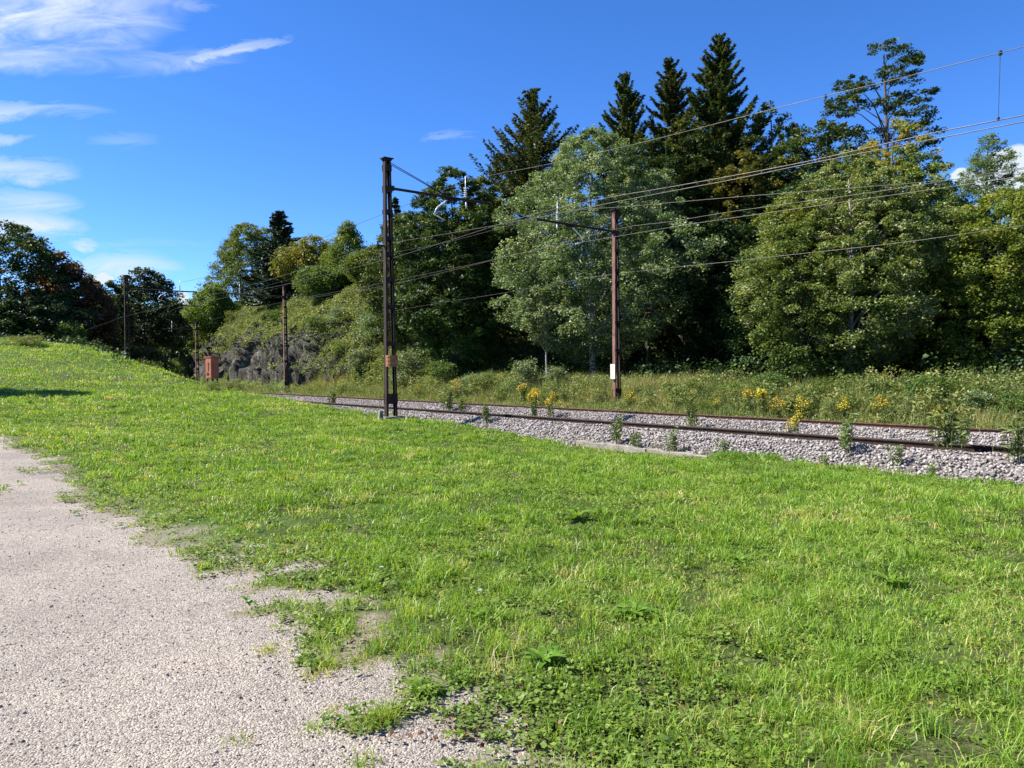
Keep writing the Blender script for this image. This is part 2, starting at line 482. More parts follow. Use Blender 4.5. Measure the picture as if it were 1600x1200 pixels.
forest = sstep(11.5, 14, Tg)
M['ground'] = ground_material(); M['path'] = path_material()
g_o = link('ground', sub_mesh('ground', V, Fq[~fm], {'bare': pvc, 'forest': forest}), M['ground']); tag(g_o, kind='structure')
p_o = link('path', sub_mesh('path', V, Fq[fm]), M['path']); tag(p_o, kind='structure')

# ---------------------------------------------------------------- track bed, rails, sleepers
CANT = .14
def bed_z(t):
    """top of the ballast across the two tracks"""
    t = np.asarray(t, float)
    a = -.115 - CANT * (t / 1.5)                # near track plane
    b = -.115 - CANT * ((t - 4.0) / 1.5)
    top = np.where(t < 2.55, a, b)
    mid = sstep(2.3, 3.2, t); top = a * (1 - mid) + b * mid
    top = np.where(t < -.75, -.085 - (-.75 - t) * .45, top)
    top = np.where(t > 6.2, (-.115 - CANT * 2.2 / 1.5) - (t - 6.2) * .45, top)
    return top
ss = np.concatenate([np.arange(-34, 40, .25), np.arange(40, 230, 1.0)])
tt = np.arange(-2.3, 8.21, .12)
SS, TT = np.meshgrid(ss, tt)
bx_, by_ = xy(SS, TT)
bz_ = bed_z(TT) + (fbm(SS * 1.2, TT * 1.2, seed=31) - .5) * .10 - .05
V = np.stack([bx_, by_, bz_], -1).reshape(-1, 3); a_, b_ = SS.shape; I = np.arange(a_ * b_).reshape(a_, b_)
Fq2 = np.stack([I[:-1, :-1], I[:-1, 1:], I[1:, 1:], I[1:, :-1]], -1).reshape(-1, 4)
def ballast_material():
    m_, q, o = new_mat('ballast_bed')
    g = q.n('ShaderNodeNewGeometry'); pos = g.outputs['Position']
    nd = q.n('ShaderNodeTexVoronoi'); nd.inputs['Scale'].default_value = 15; q.l(pos, nd.inputs['Vector'])
    sp_ = q.n('ShaderNodeSeparateColor'); q.l(nd.outputs['Color'], sp_.inputs[0])
    c = q.ramp(sp_.outputs[0], [(0, (.08, .07, .066)), (.5, (.17, .15, .142)), (1, (.27, .24, .23))])
    p = q.n('ShaderNodeBsdfPrincipled'); p.inputs['Roughness'].default_value = .92; q.l(c, p.inputs['Base Color'])
    b = q.n('ShaderNodeBump'); b.inputs['Strength'].default_value = 1; b.inputs['Distance'].default_value = .06
    q.l(q.m('MULTIPLY', nd.outputs['Distance'], -1), b.inputs['Height']); q.l(b.outputs[0], p.inputs['Normal'])
    q.l(p.outputs[0], o.inputs['Surface'])
    return m_
M['ballast'] = ballast_material()
bd = link('railway_bed', raw_mesh('railway_bed', V, Fq2, 4, smooth=True), M['ballast']); tag(bd, kind='structure')

def blocky(n_, seed, squash=.75):
    """a few jagged stone shapes: convex 8-14 sided lumps as triangle meshes"""
    rg = np.random.default_rng(seed)
    import bmesh
    outs = []
    for _ in range(n_):
        bm = bmesh.new()
        pts = rg.normal(size=(11, 3)); pts /= np.linalg.norm(pts, axis=1)[:, None]
        pts *= rg.uniform(.75, 1.1, (11, 1)); pts *= np.array([1, rg.uniform(.6, .9), rg.uniform(.5, squash)])
        for p in pts: bm.verts.new(p)
        r_ = bmesh.ops.convex_hull(bm, input=bm.verts)
        bmesh.ops.delete(bm, geom=[g for g in r_['geom_unused'] if isinstance(g, bmesh.types.BMVert)], context='VERTS')
        bmesh.ops.triangulate(bm, faces=bm.faces[:])
        bm.verts.index_update()
        outs.append((np.array([v_.co[:] for v_ in bm.verts]), np.array([[v_.index for v_ in f.verts] for f in bm.faces])))
        bm.free()
    return outs
def rand_rot(rg, n):
    q = rg.normal(size=(n, 4)); q /= np.linalg.norm(q, axis=1)[:, None]
    w_, x, y, z = q.T
    return np.stack([1 - 2 * (y * y + z * z), 2 * (x * y - z * w_), 2 * (x * z + y * w_), 2 * (x * y + z * w_), 1 - 2 * (x * x + z * z), 2 * (y * z - x * w_),
                     2 * (x * z - y * w_), 2 * (y * z + x * w_), 1 - 2 * (x * x + y * y)], -1).reshape(n, 3, 3)
def scatter_stones(P, size, seed, protos):
    rg = np.random.default_rng(seed)
    which = rg.integers(0, len(protos), len(P)); Vs, Fs, Ts = [], [], []; k = 0
    for i, (pv, pf) in enumerate(protos):
        idx = np.where(which == i)[0]
        if not len(idx): continue
        Rm = rand_rot(rg, len(idx))
        vv = np.einsum('nij,kj->nki', Rm, pv) * size[idx][:, None, None]
        vv[:, :, 2] *= .85
        vv += P[idx][:, None, :]
        ff = pf[None] + (np.arange(len(idx)) * len(pv))[:, None, None] + k
        Vs.append(vv.reshape(-1, 3)); Fs.append(ff.reshape(-1, 3)); Ts.append(np.repeat(rg.random(len(idx)), len(pf)))
        k += len(idx) * len(pv)
    return np.concatenate(Vs), np.concatenate(Fs), np.concatenate(Ts)
def stone_material(name, stops, rough=.9):
    m_, q, o = new_mat(name)
    at_ = q.n('ShaderNodeAttribute', attribute_name='tint')
    g = q.n('ShaderNodeNewGeometry')
    c = q.ramp(at_.outputs['Fac'], stops)
    c = q.mix(1.0, c, q.ramp(q.noise(g.outputs['Position'], 40, 4, .7), [(.3, (.75, .73, .72)), (.7, (1.1, 1.1, 1.1))]), 'MULTIPLY')
    p = q.n('ShaderNodeBsdfPrincipled'); p.inputs['Roughness'].default_value = rough; p.inputs['Specular IOR Level'].default_value = .25
    q.l(c, p.inputs['Base Color']); q.l(p.outputs[0], o.inputs['Surface'])
    return m_
M['stone'] = stone_material('ballast_stone', [(0, (0.109, 0.092, 0.081)), (.25, (0.218, 0.193, 0.172)), (.7, (0.344, 0.311, 0.281)), (1, (0.462, 0.420, 0.386))])
rg = np.random.default_rng(3)
cands = []
for (s0, s1, dens) in ((-34, -20, 240), (-20, 4, 390), (4, 20, 240), (20, 45, 110), (45, 90, 22)):
    n1 = int((s1 - s0) * 9.6 * dens)
    s_ = rg.uniform(s0, s1, n1); t_ = rg.uniform(-2.25, 7.4, n1)
    keep = (t_ < .8) | (t_ > 2.0) | (rg.random(n1) < .4)
    s_, t_ = s_[keep], t_[keep]
    for r0 in (0, 1.5, 4, 5.5):                 # leave the rails clear
        ok = np.abs(t_ - r0) > .075; s_, t_ = s_[ok], t_[ok]
    cands.append(np.stack([s_, t_], 1))
cands = np.concatenate(cands)
sx, sy = xy(cands[:, 0], cands[:, 1])
sz = bed_z(cands[:, 1]) + (fbm(cands[:, 0] * 1.2, cands[:, 1] * 1.2, seed=31) - .5) * .10 - .035 + rg.uniform(-.02, .025, len(cands))
size = rg.uniform(.022, .055, len(cands)) * (1 + .5 * sstep(15, 60, cands[:, 0]))
lowslope = cands[:, 1] < -.8
size[lowslope] *= 1.12
Vs, Fs, Ts = scatter_stones(np.stack([sx, sy, sz], 1), size, 5, blocky(7, 11))
bs = link('ballast_stones', raw_mesh('ballast_stones', Vs, Fs, 3, Ts), M['stone'])
tag(bs, 'pale pinkish grey crushed stone heaped under and beside the rails', 'ballast', kind='stuff')

RAILP = [(-.072, -.17), (.072, -.17), (.072, -.158), (.012, -.135), (.010, -.045), (.036, -.032), (.036, -.004), (.028, 0), (-.028, 0), (-.036, -.004), (-.036, -.032), (-.010, -.045), (-.012, -.135), (-.072, -.158)]
def rail(name, t0, z0, label, s0=-36, s1=150):
    sr = np.concatenate([np.arange(s0, 60, 1.5), np.arange(60, s1, 2.0)])
    V, Fc = [], []
    n = len(RAILP)
    for k, s in enumerate(sr):
        for (a, b) in RAILP:
            x_, y_ = xy(s, t0 + a); V.append((x_, y_, z0 + b))
    for k in range(len(sr) - 1):
        for j in range(n):
            a, b = k * n + j, k * n + (j + 1) % n
            Fc.append((a, b, b + n, a + n))
    me = raw_mesh(name, np.array(V), np.array(Fc), 4)
    mi = np.zeros(len(Fc), dtype=np.int32); mi[np.arange(len(Fc)) % n == 7] = 1
    o = link(name, me, [M['rail'] if t0 < 3 else M['rail_far'], M['rail_top'] if t0 < 3 else M['rail_far']]); me.polygons.foreach_set('material_index', mi)
    # raw_mesh winding runs inward here, turn it round
    me.flip_normals()
    tag(o, label, 'rail', 'steel rails of the two tracks')
    return o
rail('rail', 0, 0, 'rusty steel rail nearest to the grass bank')
rail('rail', 1.5, -CANT, 'rusty steel rail second from the grass bank, lower on the banked track')
rail('rail', 4.0, 0, 'rusty steel rail third from the grass, edging the pale ballast below the weedy verge')
rail('rail', 5.5, -CANT, 'rusty steel rail farthest from the grass, beside the goldenrod verge')
# ---------------------------------------------------------------- rock outcrop beside the line
sr = np.concatenate([np.arange(16, 92, .2), np.arange(92, 190, 1.5)])
ur = np.linspace(0, 1, 110) ** 1.8
SS, UU = np.meshgrid(sr, ur)
lump = (fbm(SS * .12, SS * 0 + 3, seed=41) - .5) * 2.2
TT = 10.5 + lump * sstep(0, .3, UU) * .8 + UU * 24
face = sstep(24, 36, SS)                                   # how cliff-like the slope is
ZZ = -.55 + knoll(SS, 10.2 + (TT - 10.5)) + .5
ZZ = ZZ + face * sstep(.0, .035, UU) * (2.4 + 1.6 * (fbm(SS * .22, SS * 0, seed=43) - .3)) * (1 - .6 * sstep(78, 96, SS))
ZZ = np.where(UU < .012, -.7, ZZ)
rk = fbm(SS * .9, ZZ * .9, TT * .9, seed=44, oct=6, rough=.68) - .5
rk2 = np.abs(fbm(SS * .35, ZZ * .35, TT * .35, seed=45, oct=3) - .5) * 2
amp = .3 + 1.9 * face * (1 - sstep(.06, .3, UU))
cr = np.abs(fbm(SS * 1.6, ZZ * 1.1, TT * 1.2, seed=46, oct=4, rough=.65) - .5) * 2
TT = TT - (rk * 1.3 - rk2 * .9 + .3 - (1 - cr) ** 4 * .35) * amp
ZZ = ZZ + (rk - .1) * amp * .8
bx_, by_ = xy(SS, TT)
V = np.stack([bx_, by_, ZZ], -1).reshape(-1, 3); a_, b_ = SS.shape; I = np.arange(a_ * b_).reshape(a_, b_)
Fk = np.stack([I[:-1, :-1], I[:-1, 1:], I[1:, 1:], I[1:, :-1]], -1).reshape(-1, 4)
def rock_material():
    m_, q, o = new_mat('dark_rock')
    g = q.n('ShaderNodeNewGeometry'); pos = g.outputs['Position']
    mp_ = q.n('ShaderNodeMapping'); mp_.inputs['Scale'].default_value = (1, 1, .38); q.l(pos, mp_.inputs[0])
    f = q.noise(mp_.outputs[0], 1.5, 8, .72, .4); f2 = q.noise(mp_.outputs[0], 7, 6, .75, .5)
    c = q.ramp(q.m('ADD', q.m('MULTIPLY', f, .6), q.m('MULTIPLY', f2, .4)), [(.35, (.008, .007, .005)), (.45, (.032, .029, .022)), (.54, (.11, .098, .074)), (.64, (.32, .29, .22))])
    sp_ = q.n('ShaderNodeSeparateXYZ'); q.l(g.outputs['True Normal'], sp_.inputs[0])
    c = q.mix(q.smooth(q.m('ADD', sp_.outputs[2], q.m('MULTIPLY', f, .5)), .75, 1.0), c, (.05, .06, .022, 1))
    p = q.n('ShaderNodeBsdfPrincipled'); p.inputs['Roughness'].default_value = .85; q.l(c, p.inputs['Base Color'])
    b = q.n('ShaderNodeBump'); b.inputs['Strength'].default_value = 1; b.inputs['Distance'].default_value = .6
    q.l(q.m('ADD', f, q.m('MULTIPLY', f2, .5)), b.inputs['Height']); q.l(b.outputs[0], p.inputs['Normal'])
    q.l(p.outputs[0], o.inputs['Surface'])
    return m_
M['rock'] = rock_material()
ro = link('rock_outcrop', raw_mesh('rock_outcrop', V, Fk, 4), M['rock']); tag(ro, kind='structure')
ROCK = np.stack([bx_, by_, ZZ], -1); ROCK_U = UU; ROCK_S = SS
def rock_top(s, t):
    """height of the outcrop surface at track coordinates"""
    i = int(np.clip(np.searchsorted(sr, s), 0, len(sr) - 1))
    return float(np.interp(t, np.maximum.accumulate(TT[:, i]), ZZ[:, i]))
def surf(x, y):
    s, t = st(x, y)
    z = float(ground_z(np.array([x]), np.array([y]))[0])
    if 16 < s < 188 and t > 10: z = max(z, rock_top(float(s), float(t)))
    return z

# ---------------------------------------------------------------- catenary masts
RZ = math.atan2(NN[1], NN[0])
def mast(px, base_py, Y, far, H, label, plate, detail=True, arm=4.3, armz=None, lean=0.0):
    base = at(px, base_py, Y)
    gz = surf(base[0], base[1])
    top = base[2] + H
    bz = min(base[2], gz) - .1
    Ht = top - bz
    root = empty('catenary_mast', (base[0], base[1], bz), RZ + (math.pi if far else 0))
    tag(root, label, 'catenary mast', 'steel masts carrying the overhead line')
    w0, w1 = (.41, .21) if not far else (.38, .22)
    mat = M['rust_lit'] if plate == 'cream' else M['steel']
    for sgn in (-1, 1):
        mb = MB()
        def X(z): return sgn * (w0 + (w1 - w0) * z / Ht) / 2
        a, b = (X(0), 0, 0), (X(Ht), 0, Ht)
        mb.bar(a, b, .012 + .012, .17, up=(1, 0, 0)) if False else None
        # a channel: web and two flanges
        mb.bar((a[0], 0, 0), (b[0], 0, Ht), .16, .014, up=(1, 0, 0))
        for yy_ in (-.082, .082): mb.bar((a[0] - sgn * .03, yy_, 0), (b[0] - sgn * .03, yy_, Ht), .012, .062, up=(1, 0, 0))
        mb.build('channel', (M['rust_lit'] if (far and sgn == 1) else M['steel']), root)  # left channel of far masts coloured lighter: its sunlit look is painted in
    mb = MB()
    hs_ = [.09, .3, .44, .545, .64, .70, .80, .885, .965]
    for f_ in hs_:
        z = f_ * Ht; ww = (w0 + (w1 - w0) * f_)
        hh = .34 if f_ == .09 else (.14 if f_ < .85 else .22)
        mb = MB()
        for yy_ in (-.094, .094): mb.box((0, yy_, z), (ww + .04, .010, hh))
        mb.box((0, 0, z), (ww - .06, .186, .03))
        mb.build('batten', M['steel'], root)
    mb = MB(); mb.box((0, 0, Ht + .012), (w1 + .16, .30, .03)); mb.box((0, 0, Ht - .03), (w1 + .06, .22, .05)); mb.build('cap', M['steel'], root)
    az = Ht - .95
    mb = MB(); mb.tube([(w1 / 2 - .02, 0, az), (arm, 0, az + .02)], .048, 8)
    mb.box((w1 / 2 + .06, 0, az), (.14, .16, .16)); mb.box((arm * .60, 0, az - .07), (.5, .07, .06)); mb.box((arm, 0, az + .02), (.04, .12, .12))
    mb.build('bracket_arm', M['steel'], root)
    mb = MB()
    for yy_ in (-.06, .06): mb.tube([(w1 / 2, yy_, Ht - .12), (arm * .55, yy_ * .4, az + .06)], .013, 5)
    mb.build('stay_rod', M['steel'], root)
    mb = MB(); ix = arm * .75
    mb.tube([(ix, 0, az + .04), (ix, 0, az + .86)], .016, 6)
    for k in range(5): mb.tube([(ix, 0, az + .10 + k * .075), (ix, 0, az + .125 + k * .075), (ix, 0, az + .15 + k * .075)], [.03, .075, .035], 10)
    mb.tube([(ix + .02, 0, az - .05), (ix + .02, 0, az - .28)], .03, 8)
    mb.build('insulator', M['insul'], root, smooth=True)
    mb = MB()
    mb.tube([(arm * .57, 0, az - .06), (arm * .53, 0, az - .2), (arm * .46, 0, az - .42), (arm * .43, 0, az - .66)], [.03, .028, .026, .024], 8)
    mb.tube([(arm * .43, 0, az - .66), (arm * .54, .05, az - .80)], .022, 6)
    mb.build('steady_arm', M['insul'] if detail else M['wire'], root, smooth=True)
    if plate == 'orange':
        mb = MB(); z = .235 * Ht
        mb.tube([(0, -.10, z - .17), (0, -.10, z - .19), (0, -.10, z + .19), (0, -.10, z + .17)][1:3], .20, 16)
        o = mb.build('counterweight', M['orange'], root)
        mb = MB()
        for zz in (-.12, 0, .12): mb.tube([(0, -.10, z + zz), (0, -.10, z + zz + .02)], .208, 16)
        mb.build('band', M['orange'], o)
        mb = MB(); mb.bar((-.14, 0, Ht * .67), (-.45, -.05, Ht * .67), .05, .05); mb.tube([(-.42, -.05, Ht * .67), (-.42, -.05, Ht * .67 + .12)], .03, 8)
        mb.build('feeder_bracket', M['steel'], root)
    elif plate == 'cream':
        mb = MB(); mb.box((.285, .03, 1.75), (.02, .27, .66)); mb.box((.27, .03, 1.75), (.03, .10, .5)); mb.build('number_plate', M['cream'], root)
    mb = MB(); mb.box((0, 0, .05), (.75, .55, .3)); mb.build('footing', M['concrete'], root)
    return root, base
mast(611, 652, 25.0, False, 8.62, 'tall dark lattice mast standing on the grass edge in front, with a rusty orange drum', 'orange')
mast(964, 634, 33.5, True, 8.75, 'rusty mast, sunlit side coloured pinkish, with a cream plate standing in the goldenrod verge', 'cream', arm=4.7)
mast(447.5, 606, 62.7, True, 8.6, 'rusty mast standing before the grey rock face', None, arm=5.0)
mast(201, 612, 54.0, False, 8.4, 'dark mast rising behind the grassy crest, arm against the blue sky', None, arm=4.9)
mast(309, 599, 82.0, True, 6.85, 'small distant mast just left of the rock face behind the red cabinet', None, detail=False, arm=3.4)
mast(140, 586, 104.0, False, 7.2, 'smallest distant mast in front of the dark trees on the left', None, detail=False, arm=3.6)
mast(282, 592, 150.0, True, 8.3, 'thin faraway mast against the dark shaded cutting', None, detail=False, arm=4.2)

# ---------------------------------------------------------------- overhead wires
def wire(name, pts, t, rad, label, cat, extend=None):
    P = [at_t(px, py, t) for (px, py) in pts]
    if extend:
        d = (P[0] - P[1]); d /= np.linalg.norm(d); P = [P[0] + d * extend] + P
    P = [np.array(p) for p in P]
    # densify with a smooth curve
    Q = []
    for i in range(len(P) - 1):
        a = P[max(i - 1, 0)]; b = P[i]; c = P[i + 1]; d = P[min(i + 2, len(P) - 1)]
        for k in range(4):
            u_ = k / 4
            Q.append(.5 * ((2 * b) + (-a + c) * u_ + (2 * a - 5 * b + 4 * c - d) * u_ ** 2 + (-a + 3 * b - 3 * c + d) * u_ ** 3))
    Q.append(P[-1])
    mb = MB(); mb.tube(Q, rad, 5)
    o = mb.build(name, M['wire'], smooth=True)
    tag(o, label, cat, 'overhead line wires')
    return o, np.array(Q)
messenger = [(1600, 73), (1427, 117), (1225, 166), (1010, 221), (850, 258), (733, 283), (600, 334), (500, 373), (385, 414), (330, 431), (283, 441)]
contact = [(1600, 180), (1448, 210), (1263, 252), (1121, 279), (1037, 294), (944, 310), (850, 331), (786, 349), (686, 381), (617, 402), (587, 410), (480, 437), (415, 451), (330, 470), (275, 482), (262, 490)]
wire('messenger_wire', messenger, .75, .008, 'topmost thin wire sweeping from the upper right corner to the nearest mast arm', 'wire', 12)
co, cq = wire('contact_wire', contact, .75, .011, 'thick overhead contact wire of the nearer track', 'wire', 8)
wire('feeder_wire', [(1600, 190), (1456, 218), (1263, 256), (1148, 280), (1090, 291), (975, 313), (850, 338), (786, 350), (694, 366), (594, 383), (547, 397), (513, 408), (390, 446), (271, 476), (196, 494), (165, 505), (139, 514)], -2.9, .008, 'wire fixed to the side of the nearest mast and the mast on the crest', 'wire', 8)
wire('messenger_wire', [(1600, 264), (1484, 281), (1148, 308), (990, 322), (871, 334), (700, 378), (600, 398), (500, 424), (440, 440), (385, 455)], 5.6, .0075, 'messenger wire held on the white insulator of the pinkish mast', 'wire', 6)
wire('contact_wire', [(1600, 275), (1484, 292), (1148, 340), (1050, 355), (967, 369), (912, 378), (830, 392), (700, 424), (600, 447), (500, 463), (413, 478), (330, 500)], 4.75, .009, 'contact wire of the farther track, crossing the pinkish mast below its arm', 'wire', 6)
wire('feeder_wire', [(1600, 262), (1380, 298), (1148, 330), (1050, 346), (968, 357), (850, 387), (777, 404), (715, 418), (627, 436), (560, 450), (480, 464), (444, 471)], 9.0, .010, 'wire anchored high on the pinkish mast and on the mast by the rock face', 'wire', 6)
wire('feeder_wire', [(1600, 352), (1400, 380), (1200, 402), (1148, 408), (962, 428), (877, 442), (798, 456), (648, 480), (560, 497)], 9.3, .0095, 'lowest wire crossing the dark trees below all the others', 'wire', 6)
# droppers of the near span
mtop, mbot = [(1563, 83), (1290, 151), (1040, 214), (848, 259), (540, 358), (410, 405)], [(1560, 186), (1292, 247), (1042, 293), (850, 331), (541, 422), (412, 452)]
for i, ((a, b), (c, d)) in enumerate(zip(mtop, mbot)):
    A, B = at_t(a, b, .75), at_t(c, d, .75)
    mb = MB(); mb.tube([A, B], .006 if i == 0 else .004, 5); mb.box(A, (.05, .05, .08)); mb.box(B, (.04, .04, .06))
    o = mb.build('dropper', M['wire'])
    tag(o, ['dropper wire hanging against the blue sky at the upper right', 'dropper wire in front of the pale leafy tree top at right', 'dropper wire hanging before the tall dark fir', 'dropper wire before the left side of the round pale tree',
            'dropper wire above the young tree on the outcrop', 'dropper wire beside the dark spruce on the outcrop'][i], 'dropper', 'droppers of the near overhead line')

# ---------------------------------------------------------------- relay cabinet
b = at(332, 592, 40.8)
g0 = surf(b[0], b[1])
root = empty('relay_cabinet', (b[0], b[1], g0), R(-36)); tag(root, 'faded red metal cabinet on short legs in front of the grey rock face', 'cabinet')
zb = b[2] - g0
mb = MB(); mb.box((0, 0, zb + .60), (.56, .44, 1.16)); bd_ = mb.build('body', M['box_red'], root)
mb = MB(); mb.box((0, 0, zb + 1.20), (.66, .54, .05)); mb.build('roof', M['box_red'], root)
mb = MB(); mb.box((0, -.229, zb + .60), (.50, .018, 1.08)); dr = mb.build('door', M['box_red'], root)
mb = MB(); mb.box((.02, -.248, zb + .62), (.03, .02, .42)); mb.box((.02, -.252, zb + .86), (.10, .02, .05)); mb.build('handle', M['box_dark'], dr)
mb = MB()
for q in range(3): mb.box((-.05, -.246, zb + .22 + q * .05), (.22, .015, .02))
mb.build('vent', M['box_dark'], dr)
for sx_, sy_ in ((-.22, -.16), (.22, -.16), (-.22, .16), (.22, .16)):
    mb = MB(); mb.box((sx_, sy_, zb / 2 - .05), (.06, .06, zb + .12)); mb.build('leg', M['box_dark'], root)

# concrete kerb along the foot of the ballast, broken into lengths
def kerb(pa, pb, label):
    A, B = at_t(pa[0], pa[1], -2.35), at_t(pb[0], pb[1], -2.35)
    A[2] += .05; B[2] += .05
    d = Vector(B - A); L = d.length
    mb = MB(); n = max(2, int(L / .25)); V_, W = [], .17
    for k in range(n + 1):
        c = A + (B - A) * k / n + np.array([0, 0, .012 * math.sin(k * 2.1)])
        sd = Vector((d.y, -d.x, 0)).normalized() * (W / 2)
        e = .01 * math.sin(k * 5.3)
        V_ += [Vector(c) - sd + Vector((0, 0, -.3)), Vector(c) - sd + Vector((0, 0, e - .012)), Vector(c) - sd * .85 + Vector((0, 0, e)), Vector(c) + sd * .85 + Vector((0, 0, e)), Vector(c) + sd + Vector((0, 0, e - .012)), Vector(c) + sd + Vector((0, 0, -.3))]
    fs = []
    for k in range(n):
        for j in range(6):
            a_, b_ = k * 6 + j, k * 6 + (j + 1) % 6
            fs.append((a_, b_, b_ + 6, a_ + 6))
    fs += [tuple(range(5, -1, -1)), tuple(range(n * 6, n * 6 + 6))]
    mb.add(V_, fs)
    o = mb.build('concrete_kerb', M['concrete']); tag(o, label, 'kerb', 'concrete kerb lengths along the ballast foot')
    return A, B
KERB = [((904, 691), (1012, 704), 'left length of the pale concrete kerb, half sunk at the edge of the lawn'),
        ((1014, 704), (1118, 718), 'middle length of pale concrete kerb, tilted at the lawn edge'),
        ((1150, 721), (1232, 731), 'short right hand length of concrete kerb showing between grass tufts'),
        ((1395, 742), (1500, 753), 'pale kerb length almost buried in the grass on the far right')]
KP = [kerb(*k) for k in KERB]
b = at(594, 655, 24.4); mb = MB(); mb.box((0, 0, .16), (.16, .16, .5), taper=.8); mb.box((0, 0, .42), (.13, .13, .03), taper=.6)
o = mb.build('marker_post', M['concrete']); o.location = (b[0], b[1], surf(b[0], b[1]) - .1); o.rotation_euler = (0.03, .05, .6)
tag(o, 'small squat concrete post standing beside the foot of the nearest mast', 'marker post')
# mossy stump / bollard on two splayed legs near where the rails vanish
M['moss'] = rough_mat('moss', (.07, .10, .02), (.16, .19, .04), 20, .95, .8)
b = at(244, 603, 66.0); root = empty('track_marker', (b[0], b[1], b[2] - .2), .3); tag(root, 'small mossy topped marker on splayed legs where the rails vanish', 'marker')
mb = MB(); mb.tube([(0, 0, 1.55), (0, 0, 1.62), (0, 0, 1.9), (0, 0, 1.95)], [.25, .38, .34, .15], 12); mb.build('head', M['moss'], root, smooth=True)
for sgn in (-1, 1):
    mb = MB(); mb.tube([(sgn * .12, 0, 1.6), (sgn * .45, 0, 0)], [.06, .08], 6); mb.build('leg', M['bark'], root)
# ---------------------------------------------------------------- foliage
LM = {}
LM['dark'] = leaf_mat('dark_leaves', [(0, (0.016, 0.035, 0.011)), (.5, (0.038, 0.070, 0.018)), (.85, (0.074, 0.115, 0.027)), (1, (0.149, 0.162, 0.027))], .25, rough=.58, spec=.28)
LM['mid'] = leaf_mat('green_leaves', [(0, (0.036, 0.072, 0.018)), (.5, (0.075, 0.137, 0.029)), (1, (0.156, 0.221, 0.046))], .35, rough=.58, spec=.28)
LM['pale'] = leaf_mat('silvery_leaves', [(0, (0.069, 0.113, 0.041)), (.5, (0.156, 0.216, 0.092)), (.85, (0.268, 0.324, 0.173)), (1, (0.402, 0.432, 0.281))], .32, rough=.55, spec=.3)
LM['yellow'] = leaf_mat('yellowing_leaves', [(0, (0.062, 0.106, 0.019)), (.5, (0.150, 0.206, 0.037)), (.85, (0.263, 0.288, 0.056)), (1, (0.425, 0.300, 0.062))], .4, rough=.58, spec=.28)
LM['aspen'] = leaf_mat('aspen_leaves', [(0, (.075, .125, .028)), (.45, (.15, .225, .060)), (.8, (.26, .33, .12)), (1, (.40, .44, .25))], .36, rough=.55, spec=.3)
LM['brown'] = leaf_mat('browning_leaves', [(0, (0.058, 0.052, 0.019)), (.45, (0.130, 0.111, 0.033)), (.7, (0.221, 0.111, 0.039)), (1, (0.130, 0.156, 0.039))], .3)
LM['rust'] = leaf_mat('rusty_leaves', [(0, (0.065, 0.036, 0.016)), (.5, (0.156, 0.072, 0.033)), (1, (0.234, 0.117, 0.046))], .3)
LM['spruce'] = leaf_mat('spruce_needles', [(0, (0.010, 0.022, 0.012)), (.5, (0.022, 0.043, 0.022)), (1, (0.042, 0.072, 0.026))], .25)
LM['fir'] = leaf_mat('fir_needles', [(0, (0.019, 0.035, 0.010)), (.5, (0.053, 0.072, 0.018)), (.85, (0.133, 0.121, 0.023)), (1, (0.203, 0.149, 0.029))], .32)
LM['weed'] = leaf_mat('weed_leaves', [(0, (0.052, 0.086, 0.023)), (.5, (0.115, 0.172, 0.046)), (1, (0.230, 0.276, 0.103))], .35, rough=.58, spec=.28)
LM['herb'] = leaf_mat('verge_leaves', [(0, (0.063, 0.098, 0.026)), (.4, (0.142, 0.190, 0.051)), (.8, (0.261, 0.276, 0.091)), (1, (0.397, 0.327, 0.142))], .35, rough=.58, spec=.28)
LM['grass'] = leaf_mat('grass_blades', [(0, (0.086, 0.162, 0.017)), (.35, (0.166, 0.289, 0.024)), (.7, (0.268, 0.410, 0.043)), (.92, (0.377, 0.449, 0.102)), (1, (0.595, 0.479, 0.237))], .45, rough=.47, spec=.5, var=0)
LM['clover'] = leaf_mat('clover_leaves', [(0, (0.064, 0.133, 0.019)), (.5, (0.128, 0.235, 0.025)), (1, (0.254, 0.344, 0.050))], .35, rough=.55)
LM['dead'] = leaf_mat('dead_leaves', [(0, (.06, .025, .012)), (.5, (.13, .06, .03)), (1, (.19, .10, .05))], .15)

def cards(P, L, Wd, rg, up=.5, dirv=None, fold=.12):
    """leaf shaped quads; P centre points, L lengths, Wd width ratio"""
    n = len(P)
    N = rg.normal(size=(n, 3)); N /= np.linalg.norm(N, axis=1)[:, None]; N[:, 2] = np.abs(N[:, 2]) + up
    N /= np.linalg.norm(N, axis=1)[:, None]
    D = rg.normal(size=(n, 3)) if dirv is None else dirv + rg.normal(size=(n, 3)) * .25
    D -= N * (D * N).sum(1)[:, None]; D /= np.linalg.norm(D, axis=1)[:, None] + 1e-9
    S = np.cross(N, D)
    L = np.broadcast_to(L, (n,))[:, None]
    a = P - D * L * .5; b = P + S * L * Wd * .5 + N * L * fold - D * L * .05; c = P + D * L * .5; d = P - S * L * Wd * .5 + N * L * fold - D * L * .05
    V = np.stack([a, b, c, d], 1).reshape(-1, 3)
    return V, np.arange(4 * n).reshape(n, 4)
def clumps(C, rc, per, rg, flat=.65, shell=.5):
    """leaf positions gathered round clump centres"""
    n = len(C) * per
    d = rg.normal(size=(n, 3)); d /= np.linalg.norm(d, axis=1)[:, None]
    r = rg.random(n) ** shell
    rr = np.repeat(np.broadcast_to(rc, (len(C),)), per)
    d = d * (r * rr)[:, None]; d[:, 2] *= flat
    return np.repeat(C, per, axis=0) + d
